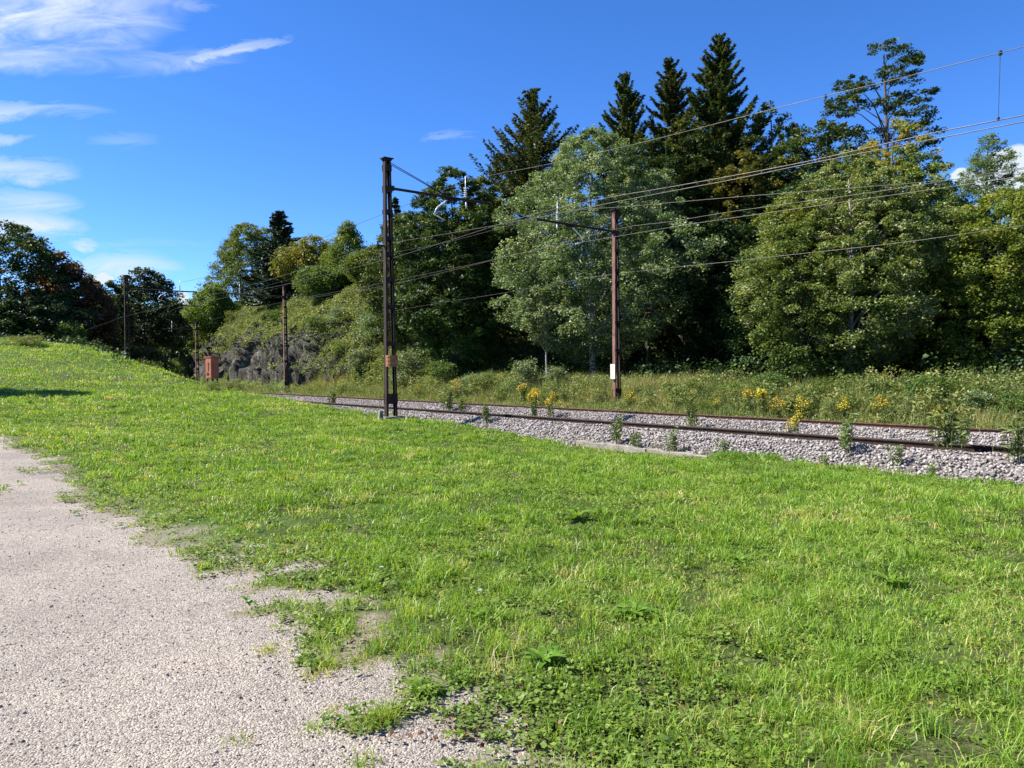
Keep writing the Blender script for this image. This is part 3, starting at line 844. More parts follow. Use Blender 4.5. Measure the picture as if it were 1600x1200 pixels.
def trunk_mesh(rg, H, r0, z1, limbs, mat, bend=.3, parent=None, lean=(0, 0)):
    mb = MB(); pts = []; rad = []
    bx, by = rg.uniform(-bend, bend), rg.uniform(-bend, bend)
    for k in range(9):
        u_ = k / 8
        pts.append((bx * math.sin(u_ * 3) + lean[0] * u_, by * math.sin(u_ * 2.4) + lean[1] * u_, -.3 + u_ * (z1 + .3))); rad.append(r0 * (1 - .85 * u_) + .01)
    rad[0] *= 1.35
    mb.tube(pts, rad, 8)
    for (cx, cy, cz) in limbs:
        zz = max(.25 * z1, cz - .45 * math.hypot(cx, cy) - .4); u_ = min(.96, zz / z1)
        p = Vector(pts[min(8, int(u_ * 8))]); p = p.lerp(Vector(pts[min(8, int(u_ * 8) + 1)]), u_ * 8 - int(u_ * 8))
        e = Vector((cx, cy, cz)); m_ = p.lerp(e, .5) + Vector((0, 0, .12 * (e - p).length))
        rb = r0 * (1 - .85 * u_) * .45 + .006
        mb.tube([p, p.lerp(m_, .6), m_, e], [rb, rb * .75, rb * .55, rb * .15], 5, cap=False)
    return mb
PROF = {
    'round': lambda v: np.sqrt(np.clip(1 - (2 * v - .95) ** 2, 0, 1)) * .95 + .05,
    'egg': lambda v: np.clip(np.sin(np.clip(v, 0, 1) ** .75 * math.pi), 0, 1) ** .7,
    'column': lambda v: np.clip(1.25 * (1 - v) ** .42 * (.55 + .45 * np.minimum(1, v * 5)), 0, 1),
    'cone': lambda v: np.clip(1 - v, 0, 1) ** .8 * (.75 + .25 * np.minimum(1, v * 6)) + .03,
}
def crown_tree(seed, H, zb, Rr, prof='round', leafmat='mid', leaf=.16, nclump=260, per=90, rc=.6, trunk='bark', flat=.65, sparse=0.0, ratio=.62, up=.5,
               tint=(.5, .22), inner=.35, tips=None, r0=None, upright=False, fill=True):
    """returns trunk MB and crown mesh, base at z = 0"""
    rg = np.random.default_rng(seed); nclump = int(nclump * 1.7); rc = rc * .92
    v = rg.random(nclump * 3); a = rg.uniform(0, 2 * math.pi, nclump * 3)
    rad = PROF[prof](v)
    keep = rg.random(len(v)) < rad / rad.max(); v, a, rad = v[keep][:nclump], a[keep][:nclump], rad[keep][:nclump]
    lob = .62 + .82 * vnoise(np.cos(a) * 1.6 + 5, np.sin(a) * 1.6 + 5, v * 4.5, seed)
    q = inner + (1 - inner) * rg.random(len(v)) ** .45
    r = Rr * rad * lob * q
    C = np.stack([np.cos(a) * r, np.sin(a) * r, zb + v * (H - zb)], 1)
    if sparse > 0:
        g = vnoise(C[:, 0] * 2.2 / Rr, C[:, 1] * 2.2 / Rr, C[:, 2] * 2.6 / Rr, seed + 7); k = g > sparse; C, v = C[k], v[k]
    rcs = rc * rg.uniform(.55, 1.25, len(C)) * (1.0 - .35 * v)
    P = clumps(C, rcs, per, rg, flat)
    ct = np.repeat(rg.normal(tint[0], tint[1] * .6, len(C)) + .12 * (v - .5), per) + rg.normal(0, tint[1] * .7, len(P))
    dirv = None
    if upright:
        dirv = (P - np.repeat(C, per, axis=0)); dirv /= np.linalg.norm(dirv, axis=1)[:, None] + 1e-6; dirv[:, 2] += .5
    V, Fc = cards(P, leaf * rg.uniform(.65, 1.3, len(P)), ratio, rg, up, dirv)
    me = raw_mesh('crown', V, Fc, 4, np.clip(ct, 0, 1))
    lim = C[rg.permutation(len(C))[:26]]
    mb = trunk_mesh(rg, H, r0 or (.010 * H + .04), zb + (H - zb) * .88, [tuple(c) for c in lim], None, bend=.02 * H)
    return mb, me
def conifer(seed, H, zb, Rr, leafmat, droop=.35, dens=1.0, spray=.34, step=.5, upturn=.25, jitter=.25):
    rg = np.random.default_rng(seed); mb = MB()
    mb.tube([(0, 0, -.3), (0, 0, H * .5), (0, 0, H)], [.012 * H + .05, .008 * H + .02, .01], 7)
    Ps, Ds = [], []
    z = zb
    while z < H - .15:
        f = (z - zb) / (H - zb); L0 = Rr * ((1 - f) ** .85) + .12; nb = int(6 + 4 * (1 - f))
        for b in range(nb):
            a = rg.uniform(0, 2 * math.pi); L = L0 * rg.uniform(1 - jitter * 1.6, 1 + jitter * .7)
            if L < .1: continue
            n = max(3, int(L / .16 * dens)); u_ = np.linspace(.12, 1, n); zz = z - droop * L * u_ ** 1.3 + upturn * L * u_ ** 3
            px_, py_ = math.cos(a) * L * u_, math.sin(a) * L * u_
            if L > .9: mb.tube([(0, 0, z), (px_[n // 2], py_[n // 2], zz[n // 2]), (px_[-1], py_[-1], zz[-1])], [.035 * L * .4 + .01, .018, .006], 4, cap=False)
            for sd in (-1, -.5, 0, .5, 1):
                reps = 2
                for _ in range(reps):
                    wdt = .36 * L * (1 - u_ * .75) * rg.random(n) * sd
                    Ps.append(np.stack([px_ - math.sin(a) * wdt, py_ + math.cos(a) * wdt, zz + rg.normal(0, .05, n)], 1))
                    dd = np.stack([np.full(n, math.cos(a + sd * .7)), np.full(n, math.sin(a + sd * .7)), rg.normal(.15, .25, n)], 1)
                    Ds.append(dd)
        z += step * rg.uniform(.7, 1.2) * (.55 + .45 * (1 - f))
    P = np.concatenate(Ps); D = np.concatenate(Ds)
    V, Fc = cards(P, spray * rg.uniform(.6, 1.25, len(P)), .38, rg, .5, D, fold=-.06)
    tintv = np.clip(rg.normal(.42, .2, len(P)) + .35 * (vnoise(P[:, 0], P[:, 1], P[:, 2] * .7, seed) - .5), 0, 1)
    return mb, raw_mesh('crown', V, Fc, 4, tintv)
TREES = []
def put_tree(name, built, x, y, rz, label, cat, group, leafmat, trunk='bark', sc_=1.0, z=None):
    mb, me = built
    root = empty(name, (x, y, surf(x, y) - .05 if z is None else z), rz)
    root.scale = (sc_, sc_, sc_)
    tag(root, label, cat, group)
    if isinstance(mb, MB): t_ = mb.build('trunk', M[trunk], root)
    else: t_ = link('trunk', mb, None, root)
    if not me.materials: me.materials.append(LM[leafmat])
    link('crown', me, None, root)
    TREES.append(root)
    return root
def dup_tree(src, x, y, rz, sc_, label, group=None, z=None, cat=None):
    r = src.copy(); col.objects.link(r)
    for ch in src.children:
        c = ch.copy(); c.parent = r; col.objects.link(c)
    r.location = (x, y, surf(x, y) - .05 if z is None else z); r.rotation_euler = (0, 0, rz); r.scale = (sc_, sc_, sc_ * 1.0)
    r['label'] = label
    if group: r['group'] = group
    if cat: r['category'] = cat
    return r
def px_tree(px, top_py, half_px, bot_py, Y):
    """place from the photograph: centre, top, half width and crown bottom in pixels, distance Y"""
    b = at(px, 600, Y); tz = at(px, top_py, Y)[2]; bz_ = at(px, bot_py, Y)[2]
    g = surf(b[0], b[1]); Rr = half_px / F * Y
    return b[0], b[1], tz - g, max(bz_ - g, .25), Rr
W_ = 'trees of the wood beyond the railway'
K2 = 'trees on top of the rock outcrop'
L_ = 'trees beyond the grassy crest on the left'
def hit(px, py):
    r = ray(px, py)
    Ys = np.arange(20, 140, .5)
    for Y in Ys:
        p = np.array([0, 0, EYE]) + r * (Y / r[1])
        if surf(p[0], p[1]) > p[2]: return Y
    return 60
def T(px, top, half, bot, Y, name, label, cat, group, leafmat, trunk='bark', con=None, seed=1, **kw):
    if group == K2: Y = at_t(px, 560, Y)[1]
    x, y, H, zb, Rr = px_tree(px, top, half, bot, Y)
    if con is not None: b = conifer(seed, H, zb, Rr, leafmat, **con)
    else: b = crown_tree(seed, H, zb, Rr, leafmat=leafmat, **kw)
    return put_tree(name, b, x, y, 0, label, cat, group, leafmat, trunk)
# --- front row of the wood, right of the railway
T(928, 200, 158, 560, 45, 'poplar_tree', 'big round silvery green poplar behind the pinkish mast', 'tree', W_, 'pale', 'bark_pale', seed=11, prof='egg', leaf=.135, nclump=720, per=120, rc=.72, ratio=.7, inner=.3, tint=(.40, .36), sparse=.22)
T(1325, 238, 148, 580, 33.5, 'aspen_tree', 'large pale green aspen with glittering leaves right of the dark firs', 'tree', W_, 'aspen', 'bark_pale', seed=12, prof='egg', leaf=.115, nclump=640, per=120, rc=.6, ratio=.7, tint=(.46, .36), sparse=.24)
T(1400, 185, 82, 420, 36, 'aspen_tree', 'thin loose crowned tree with yellow orange leaf tips above the pale aspen', 'tree', W_, 'yellow', seed=13, prof='egg', leaf=.15, nclump=190, per=60, rc=.45, sparse=.36, tint=(.7, .25))
T(1240, 300, 60, 520, 35, 'hazel_tree', 'yellow green leafy tree leaning out at the left flank of the pale aspen', 'tree', W_, 'yellow', seed=14, prof='round', leaf=.14, nclump=170, per=80, rc=.5, tint=(.45, .22))
T(1562, 292, 100, 590, 31, 'maple_tree', 'yellow green maple cut off by the right edge of the photo', 'tree', W_, 'yellow', seed=15, prof='round', leaf=.13, nclump=360, per=95, rc=.6, tint=(.52, .2))
T(1482, 335, 72, 600, 34, 'hornbeam_tree', 'dark green tree filling the gap between pale aspen and right hand maple', 'tree', W_, 'mid', seed=16, prof='round', leaf=.14, nclump=200, per=90, rc=.55, tint=(.35, .2))
T(1545, 205, 36, 330, 58, 'willow_tree', 'slender grey green tree standing up against the white cloud at right', 'tree', W_, 'pale', seed=17, prof='egg', leaf=.2, nclump=110, per=60, rc=.6, tint=(.3, .2), ratio=.35, upright=True)
T(1606, 262, 36, 400, 55, 'willow_tree', 'grey green tree at the right edge under the white cloud', 'tree', W_, 'pale', seed=18, prof='egg', leaf=.2, nclump=110, per=60, rc=.6, tint=(.35, .2), ratio=.4)
T(1438, 232, 84, 600, 34.5, 'aspen_tree', 'darker greyish aspen crowding the right side of the large pale one', 'tree', W_, 'aspen', 'bark_pale', seed=19, prof='egg', leaf=.12, nclump=330, per=110, rc=.6, ratio=.7, tint=(.3, .34), sparse=.22)
T(1250, 335, 62, 590, 33, 'hazel_tree', 'fresh green hazel low on the left flank of the large pale aspen', 'tree', W_, 'mid', seed=20, prof='round', leaf=.12, nclump=190, per=90, rc=.5, tint=(.7, .25))
T(1092, 175, 70, 420, 53, 'oak_tree', 'dark broadleaf crown filling the gap below the two tallest firs', 'tree', W_, 'dark', seed=37, prof='round', leaf=.2, nclump=190, per=75, rc=.75, tint=(.6, .25))
T(1015, 215, 66, 430, 52, 'oak_tree', 'dark broadleaf crown between the poplar top and the second fir', 'tree', W_, 'dark', seed=38, prof='round', leaf=.2, nclump=170, per=75, rc=.75, tint=(.6, .25))
T(1160, 235, 66, 430, 51, 'oak_tree', 'brownish green crown under the right side of the tallest fir', 'tree', W_, 'fir', seed=39, prof='round', leaf=.2, nclump=190, per=75, rc=.7, tint=(.75, .25))
# --- taller dark trees behind
T(1128, 50, 128, 450, 54, 'fir_tree', 'tallest dark fir with brownish cone tufts rising to a point', 'fir', W_, 'fir', seed=21, con=dict(droop=.0, dens=1.8, spray=.33, step=.5, upturn=.42, jitter=.38))
T(1052, 88, 98, 430, 55, 'fir_tree', 'second tallest dark fir just left of the tallest one', 'fir', W_, 'fir', seed=22, con=dict(droop=-.05, dens=1.8, spray=.33, step=.5, upturn=.45, jitter=.42))
T(982, 108, 56, 330, 56, 'fir_tree', 'narrow two pronged fir left of the twin tall firs', 'fir', W_, 'fir', seed=23, con=dict(droop=-.15, dens=1.6, spray=.33, step=.5, upturn=.5, jitter=.45))
T(838, 136, 84, 330, 56, 'pine_tree', 'dark bushy pine standing alone behind the left shoulder of the poplar', 'pine', W_, 'fir', seed=24, con=dict(droop=-.25, dens=1.0, spray=.32, step=.42, upturn=.35, jitter=.45))
T(798, 232, 48, 400, 58, 'pine_tree', 'lower dark pine with spreading left boughs beside the lone bushy pine', 'pine', W_, 'fir', seed=25, prof='egg', leaf=.34, nclump=80, per=60, rc=.7, ratio=.28, upright=True, tint=(.4, .22))
T(1205, 162, 62, 380, 52, 'oak_tree', 'dark broadleaf tree against the sky right of the tallest fir', 'tree', W_, 'dark', seed=26, prof='egg', leaf=.2, nclump=150, per=70, rc=.7, sparse=.3, tint=(.6, .25))
T(1278, 188, 78, 380, 50, 'oak_tree', 'dark round topped oak between the firs and the tall thin ash', 'tree', W_, 'dark', seed=27, prof='round', leaf=.2, nclump=190, per=75, rc=.75, sparse=.25, tint=(.68, .25))
T(1384, 56, 84, 262, 46, 'ash_tree', 'tall thin ash with tiers of dark leaf pads high against the sky', 'tree', W_, 'dark', seed=28, prof='egg', leaf=.16, nclump=230, per=70, rc=.6, sparse=.42, flat=.45, tint=(.5, .25))
T(708, 258, 88, 560, 52, 'pine_tree', 'dark feathery pine just right of the nearest mast arm', 'pine', W_, 'dark', seed=29, prof='egg', leaf=.32, nclump=330, per=70, rc=.75, ratio=.3, upright=True, tint=(.55, .25))
T(757, 278, 54, 470, 53, 'larch_tree', 'olive yellow tree with drooping boughs at the tip of the nearest mast arm', 'tree', W_, 'yellow', seed=30, prof='egg', leaf=.28, nclump=170, per=70, rc=.6, ratio=.35, tint=(.2, .2), upright=True)
T(650, 328, 72, 560, 56, 'hornbeam_tree', 'mixed green tree directly behind the nearest mast', 'tree', W_, 'dark', seed=31, prof='round', leaf=.2, nclump=260, per=75, rc=.75, tint=(.7, .22))
T(622, 308, 24, 460, 62, 'spruce_tree', 'small pointed spruce top behind the upper part of the nearest mast', 'spruce', W_, 'spruce', seed=32, con=dict(spray=.4, step=.5))
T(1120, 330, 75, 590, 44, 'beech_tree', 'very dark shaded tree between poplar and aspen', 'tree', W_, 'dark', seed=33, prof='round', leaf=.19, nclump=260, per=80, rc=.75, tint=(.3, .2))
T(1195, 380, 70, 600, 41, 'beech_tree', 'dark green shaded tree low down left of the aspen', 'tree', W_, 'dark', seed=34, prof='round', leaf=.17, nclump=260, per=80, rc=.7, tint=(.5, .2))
T(715, 470, 60, 580, 51, 'hazel_tree', 'sunlit low hazel under the dark pine', 'tree', W_, 'mid', seed=35, prof='round', leaf=.15, nclump=150, per=70, rc=.55, tint=(.4, .25))
T(855, 440, 42, 530, 43.5, 'young_aspen_tree', 'slim young aspen with a thin white stem left of the pinkish mast', 'tree', W_, 'pale', 'bark_pale', seed=36, prof='round', leaf=.15, nclump=70, per=60, rc=.45, tint=(.6, .25), r0=.06)
# --- on the outcrop
T(396, 350, 62, 520, 19, 'birch_tree', 'light green birch left of the dark spruce on the outcrop', 'tree', K2, 'yellow', seed=41, prof='column', leaf=.22, nclump=540, per=60, rc=1.0, tint=(.22, .2))
T(335, 440, 34, 520, 13, 'birch_tree', 'small light green birch at the left end of the outcrop top', 'tree', K2, 'yellow', seed=42, prof='egg', leaf=.22, nclump=216, per=60, rc=1.0, tint=(.3, .2))
T(442, 326, 74, 490, 17, 'spruce_tree', 'dark pointed spruce on the rock outcrop behind the third mast', 'spruce', K2, 'spruce', seed=43, con=dict(droop=.35, spray=.45, step=.45, upturn=.3, jitter=.3))
T(492, 368, 50, 490, 19, 'cherry_tree', 'olive tree with browning leaves right of the dark spruce on the outcrop', 'tree', K2, 'yellow', seed=44, prof='egg', leaf=.22, nclump=270, per=60, rc=1.0, tint=(.55, .35))
T(548, 346, 46, 500, 19, 'rowan_tree', 'young olive green tree with a thin bare top on the outcrop', 'tree', K2, 'yellow', seed=45, prof='cone', leaf=.2, nclump=234, per=55, rc=1.0, tint=(.3, .2))
T(592, 385, 44, 520, 18, 'rowan_tree', 'olive green tree on the outcrop edge left of the nearest mast', 'tree', K2, 'yellow', seed=46, prof='egg', leaf=.2, nclump=252, per=60, rc=1.0, tint=(.25, .2))
T(520, 415, 48, 510, 17, 'rowan_tree', 'low bushy green tree between the browning tree and the nearest mast', 'tree', K2, 'mid', seed=47, prof='round', leaf=.2, nclump=216, per=60, rc=1.0, tint=(.7, .2))
# --- left of the picture, beyond the crest
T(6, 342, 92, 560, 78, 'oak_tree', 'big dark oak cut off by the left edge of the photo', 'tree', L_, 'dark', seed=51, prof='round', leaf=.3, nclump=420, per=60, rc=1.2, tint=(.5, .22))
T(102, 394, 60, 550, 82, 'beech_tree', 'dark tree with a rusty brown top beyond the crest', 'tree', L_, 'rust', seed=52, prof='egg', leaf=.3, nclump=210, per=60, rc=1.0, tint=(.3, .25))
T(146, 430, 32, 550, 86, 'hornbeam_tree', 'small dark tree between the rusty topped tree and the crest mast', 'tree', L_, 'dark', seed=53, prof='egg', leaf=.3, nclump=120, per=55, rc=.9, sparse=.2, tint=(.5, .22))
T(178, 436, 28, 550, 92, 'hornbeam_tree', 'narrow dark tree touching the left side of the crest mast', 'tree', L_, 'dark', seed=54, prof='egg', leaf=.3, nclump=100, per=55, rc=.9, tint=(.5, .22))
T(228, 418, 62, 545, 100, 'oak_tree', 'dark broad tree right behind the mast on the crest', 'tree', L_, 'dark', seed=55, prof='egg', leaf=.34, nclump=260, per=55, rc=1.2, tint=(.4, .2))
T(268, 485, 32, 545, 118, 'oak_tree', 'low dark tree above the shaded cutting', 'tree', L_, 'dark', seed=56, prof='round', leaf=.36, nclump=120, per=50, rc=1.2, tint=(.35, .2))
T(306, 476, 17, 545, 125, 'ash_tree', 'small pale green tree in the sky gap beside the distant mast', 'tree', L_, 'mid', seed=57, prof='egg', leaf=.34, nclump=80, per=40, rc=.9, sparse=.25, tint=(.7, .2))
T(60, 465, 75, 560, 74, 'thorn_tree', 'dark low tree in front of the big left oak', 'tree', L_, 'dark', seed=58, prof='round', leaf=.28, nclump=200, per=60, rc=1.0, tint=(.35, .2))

# --- deeper wood: copies of a dark tree and a dark bush, close together
xx, yy2 = xy(5, 30)
src = put_tree('beech_tree', crown_tree(61, 13, 1.2, 4.2, 'round', 'dark', leaf=.24, nclump=260, per=60, rc=.9, tint=(.35, .2)), xx, yy2, 0, 'shaded dark beech deep in the wood, mostly hidden by the front row', 'tree', 'shaded beeches deep in the wood', 'dark')
rg = np.random.default_rng(71)
for s in np.arange(-34, 44, 5.0):
    for t in (24, 30, 38):
        s2, t2 = s + rg.uniform(-1.8, 1.8) + (t % 4), t + rg.uniform(-2, 2)
        x_, y_ = xy(s2, t2)
        if y_ < 14 or (abs(s - 5) < 2 and t == 30): continue
        top_ok = 1.0 if s2 < 16 else .72
        dup_tree(src, x_, y_, rg.uniform(0, 6), rg.uniform(.62, .9) * top_ok, 'shaded dark beech deep in the wood, mostly hidden by the front row')
# far-off wood that reads as one mass
rg = np.random.default_rng(72)
n_c = 2600
s_ = rg.uniform(-60, 60, n_c); t_ = rg.uniform(44, 58, n_c); x_, y_ = xy(s_, t_)
C = np.stack([x_, y_, 1.5 + rg.random(n_c) ** .8 * (9.5 - 3 * sstep(5, 40, s_))], 1)
P = clumps(C, 1.5, 26, rg); V, Fc = cards(P, .5, .8, rg)
x2, y2 = [], []
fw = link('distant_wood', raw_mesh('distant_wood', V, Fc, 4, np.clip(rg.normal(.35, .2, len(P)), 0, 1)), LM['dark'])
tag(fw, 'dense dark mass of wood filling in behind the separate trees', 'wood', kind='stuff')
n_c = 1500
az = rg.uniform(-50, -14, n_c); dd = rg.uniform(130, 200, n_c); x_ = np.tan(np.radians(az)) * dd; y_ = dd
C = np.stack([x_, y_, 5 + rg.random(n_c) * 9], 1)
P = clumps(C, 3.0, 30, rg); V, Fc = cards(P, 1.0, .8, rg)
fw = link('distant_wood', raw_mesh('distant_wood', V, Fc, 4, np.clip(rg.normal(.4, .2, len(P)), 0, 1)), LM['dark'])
tag(fw, 'far dark wood along the horizon beyond the crest and the cutting', 'wood', kind='stuff')

# --- tree outside the left edge whose shade falls on the lawn
def shade_tree(px, py, Y, H, Rr, seed):
    g = at(px, py, Y)
    x_ = g[0] + sun_dir.x / sun_dir.z * (H * .72); y_ = g[1] + sun_dir.y / sun_dir.z * (H * .72)
    put_tree('oak_tree', crown_tree(seed, H, H * .45, Rr, 'round', 'dark', leaf=.25, nclump=130, per=60, rc=.8), x_, y_, 0, 'dark oak left of the lawn outside the view, casting the shade on the grass', 'tree', L_, 'dark')
shade_tree(8, 610, 31, 9, 2.3, 62)

# ---------------------------------------------------------------- shrubs (individual) built once per kind
def bush_mesh(seed, Hh, Rr, leafmat, leaf=.09, n=60, per=60, ratio=.55, tint=(.5, .25), rc=.3):
    rg = np.random.default_rng(seed)
    a = rg.uniform(0, 2 * math.pi, n); q = rg.random(n) ** .5; z = rg.random(n)
    C = np.stack([np.cos(a) * Rr * q * np.sqrt(1 - .6 * z), np.sin(a) * Rr * q * np.sqrt(1 - .6 * z), .12 * Hh + z * .85 * Hh], 1)
    P = clumps(C, rc * rg.uniform(.6, 1.3, n), per, rg, .8)
    P[:, 2] = np.maximum(P[:, 2], .03)
    V, Fc = cards(P, leaf * rg.uniform(.6, 1.3, len(P)), ratio, rg, .4)
    me = raw_mesh('foliage', V, Fc, 4, np.clip(np.repeat(rg.normal(tint[0], tint[1] * .6, n), per) + rg.normal(0, tint[1] * .7, len(P)), 0, 1))
    me.materials.append(LM[leafmat])
    mb = MB()
    for c in C[:16]: mb.tube([(0, 0, -.05), (c[0] * .4, c[1] * .4, c[2] * .55), tuple(c)], [.03 * Hh / 2, .018 * Hh / 2, .006], 5, cap=False)
    st_ = bpy.data.meshes.new('stem'); st_.from_pydata(mb.v, [], mb.f); st_.materials.append(M['bark'])
    return me, st_
BK = {'silver': bush_mesh(81, 1.5, .9, 'pale', .09, tint=(.45, .25)), 'green': bush_mesh(82, 1.4, 1.0, 'mid', .10, tint=(.6, .25)),
      'olive': bush_mesh(83, 1.3, 1.0, 'yellow', .08, tint=(.35, .25)), 'dark': bush_mesh(84, 1.6, 1.1, 'dark', .10, tint=(.6, .25)),
      'weedy': bush_mesh(85, 1.2, .8, 'herb', .06, n=70, tint=(.5, .25), rc=.22)}
def bush(kind, px, py, Y, w_px, label, group, t=None, tall=1.0):
    if 'outcrop' in group: Y = hit(px, py + 8) + .6
    b = at(px, py, Y) if t is None else at_t(px, py, t)
    Yd = b[1]; z = surf(b[0], b[1])
    root = empty('shrub', (b[0], b[1], z - .05), px * .37)
    wid = w_px / F * Yd / 2; base_r = {'silver': .9, 'green': 1.0, 'olive': 1.0, 'dark': 1.1, 'weedy': .8}[kind]
    k = wid / base_r; root.scale = (k, k, k * tall)
    tag(root, label, 'shrub', group)
    link('foliage', BK[kind][0], None, root); link('stem', BK[kind][1], None, root)
    return root
VS = 'shrubs along the verge beyond the railway'
for a in [('silver', 640, 600, 0, 70, 'silvery shrub right behind the foot of the nearest mast', 11.5), ('green', 690, 600, 0, 60, 'green shrub under the dark pine, second right of the nearest mast', 12),
          ('silver', 815, 600, 0, 66, 'silvery shrub with goldenrod before it, left of the poplar stem', 11.2), ('silver', 873, 600, 0, 55, 'silvery shrub at the foot of the thin white stem', 11.8),
          ('green', 915, 600, 0, 40, 'small green shrub just left of the pinkish mast', 11.5), ('weedy', 1010, 600, 0, 40, 'weedy low shrub right of the pinkish mast', 10.5),
          ('green', 1048, 600, 0, 45, 'bright leafy shrub halfway between pinkish mast and goldenrods', 11.2), ('olive', 1150, 600, 0, 60, 'olive shrub in front of the darkest gap of the wood', 11.2),
          ('green', 1205, 600, 0, 70, 'green shrub behind the largest goldenrod clump', 11.6), ('olive', 1300, 600, 0, 75, 'olive shrub below the pale aspen', 11.0),
          ('green', 1372, 600, 0, 60, 'green shrub under the right side of the aspen', 11.4), ('green', 1450, 600, 0, 80, 'taller bright green shrub below the hornbeam', 11.2),
          ('olive', 1520, 600, 0, 70, 'olive shrub near the right edge beneath the maple', 11.3), ('green', 1590, 600, 0, 70, 'leafy shrub cut by the right edge of the photo', 10.2)]:
    bush(a[0], a[1], a[2], 0, a[4], a[5], VS, t=a[6] - .4, tall=1.02)
for a in [('silver', 530, 505, 58, 40, 'silvery shrub on top of the outcrop under the young tree'), ('silver', 585, 545, 54, 60, 'silvery shrub on the slope left of the nearest mast'), ('green', 630, 520, 53, 60, 'green shrub on the slope behind the nearest mast'),
          ('silver', 560, 590, 50, 55, 'pale shrub low on the slope left of the nearest mast'), ('green', 500, 540, 58, 46, 'green shrub growing over the right end of the rock'), ('olive', 540, 560, 55, 50, 'olive shrub on the weedy slope beside the rock'),
          ('green', 430, 500, 66, 36, 'round shrub above the rock face left of the third mast'), ('olive', 370, 500, 74, 40, 'grassy shrub crowning the left shoulder of the outcrop'),
          ('silver', 660, 560, 52, 60, 'silvery shrub at the shaded foot of the dark pine'), ('green', 600, 500, 58, 50, 'green shrub on the upper slope touching the nearest mast')]:
    bush(a[0], a[1], a[2], a[3], a[4], a[5], 'shrubs on the rock outcrop', tall=.8)
for a in [('olive', 300, 585, 92, 34, 'yellow green shrub hanging at the left end of the rock face'), ('olive', 318, 545, 88, 32, 'yellow green shrub up on the left shoulder of the rock'), ('olive', 325, 510, 84, 34, 'upper yellow green shrub at the left end of the outcrop')]:
    bush(a[0], a[1], a[2], a[3], a[4], a[5], 'shrubs on the rock outcrop', tall=1.5)
rg = np.random.default_rng(141)
kinds = ['weedy', 'olive', 'green', 'weedy', 'silver', 'olive']
refs = [(668, 'between the nearest mast and the goldenrod under the dark pine'), (728, 'right of the goldenrod under the dark pine'), (752, 'in front of the darkest trunk gap of the dark pines'), (785, 'left of the two goldenrods before the silvery shrub'), (860, 'just right of the two goldenrods before the silvery shrub'),
        (898, 'below the drooping left side of the poplar'), (936, 'left of the pinkish mast foot'), (1000, 'right of the goldenrod at the pinkish mast'), (1032, 'in the open verge right of the pinkish mast'), (1078, 'midway between pinkish mast and olive shrub'),
        (1105, 'left of the small yellow goldenrod'), (1138, 'between the small and the brightest goldenrod'), (1232, 'immediately right of the brightest goldenrod clump'), (1272, 'right of the fading orange goldenrod'), (1302, 'left of the dull goldenrod under the aspen'),
        (1345, 'between the dull and the faded goldenrod'), (1398, 'right of the faded goldenrod'), (1428, 'left of the brownish goldenrod by the rail'), (1500, 'right of the brownish goldenrod by the rail'), (1530, 'left of the yellowish goldenrod at far right'), (1572, 'right of the yellowish goldenrod at far right'), (1182, 'right behind the brightest goldenrod clump')]
adj = {'weedy': 'low bushy weed', 'olive': 'small olive bush', 'green': 'small fresh green bush', 'silver': 'small silvery bush'}
for i, (px, tx) in enumerate(refs):
    kd = kinds[int(rg.integers(0, 6))]; tt_ = float(rg.uniform(8.7, 10.9)); bush(kd, px, 600, 0, float(rg.uniform(30, 58)), adj[kd] + ' ' + tx, VS, t=tt_, tall=float(rg.uniform(.75, 1.25)))
LS = 'shrubs on the bank beyond the crest'
for a in [('olive', 135, 560, 70, 50, 'olive shrub on the bank left of the crest mast'), ('green', 165, 555, 68, 60, 'broad green shrub on the bank behind the crest mast'), ('olive', 225, 560, 74, 60, 'sunlit olive shrub right of the crest mast'),
          ('green', 262, 560, 88, 50, 'green shrub on the rim of the shaded cutting'), ('dark', 200, 575, 66, 60, 'dark shrub round the foot of the crest mast'), ('green', 110, 540, 72, 50, 'green shrub under the rusty topped tree'), ('dark', 235, 585, 84, 70, 'dark shrub in the mouth of the cutting')]:
    bush(a[0], a[1], a[2], a[3], a[4], a[5], LS, tall=1.3)
bush('weedy', 362, 610, 39, 42, 'dark weedy shrub on the lawn edge under the red cabinet', 'shrubs on the lawn edge', tall=.7)
bush('weedy', 332, 612, 38, 30, 'smaller weedy shrub at the left foot of the red cabinet', 'shrubs on the lawn edge', tall=.7)
bush('weedy', 40, 535, 56, 60, 'bright low bushy growth on top of the crest at the left', 'shrubs on the lawn edge', tall=.35)

# ---------------------------------------------------------------- undergrowth (stuff)
def blades(P, h, wd, rg, lean=.5, tint=None, mat='grass', name='grass'):
    n = len(P); a = rg.uniform(0, 2 * math.pi, n); d = np.stack([np.cos(a), np.sin(a), np.zeros(n)], 1)
    b = rg.uniform(0, 2 * math.pi, n); sd = np.stack([np.cos(b), np.sin(b), np.zeros(n)], 1)
    h = h[:, None]; wd = (wd / 2)[:, None]; ln = (np.abs(rg.normal(0, lean, n)) + .08)[:, None]
    up = np.array([0, 0, 1.0])
    m1 = P + d * h * ln * .35 + up * h * .55; tp = P + d * h * ln * 1.1 + up * h * (1.0 - .35 * np.minimum(ln, 1.4))
    V = np.stack([P - sd * wd, P + sd * wd, m1 - sd * wd * .8, m1 + sd * wd * .8, tp], 1).reshape(-1, 3)
    base = np.arange(n)[:, None] * 5
    Fc = np.concatenate([base + np.array([[0, 1, 3]]), base + np.array([[0, 3, 2]]), base + np.array([[2, 3, 4]])], 1).reshape(-1, 3)
    return raw_mesh(name, V, Fc, 3, np.repeat(np.clip(tint, 0, 1), 3))
rg = np.random.default_rng(91)
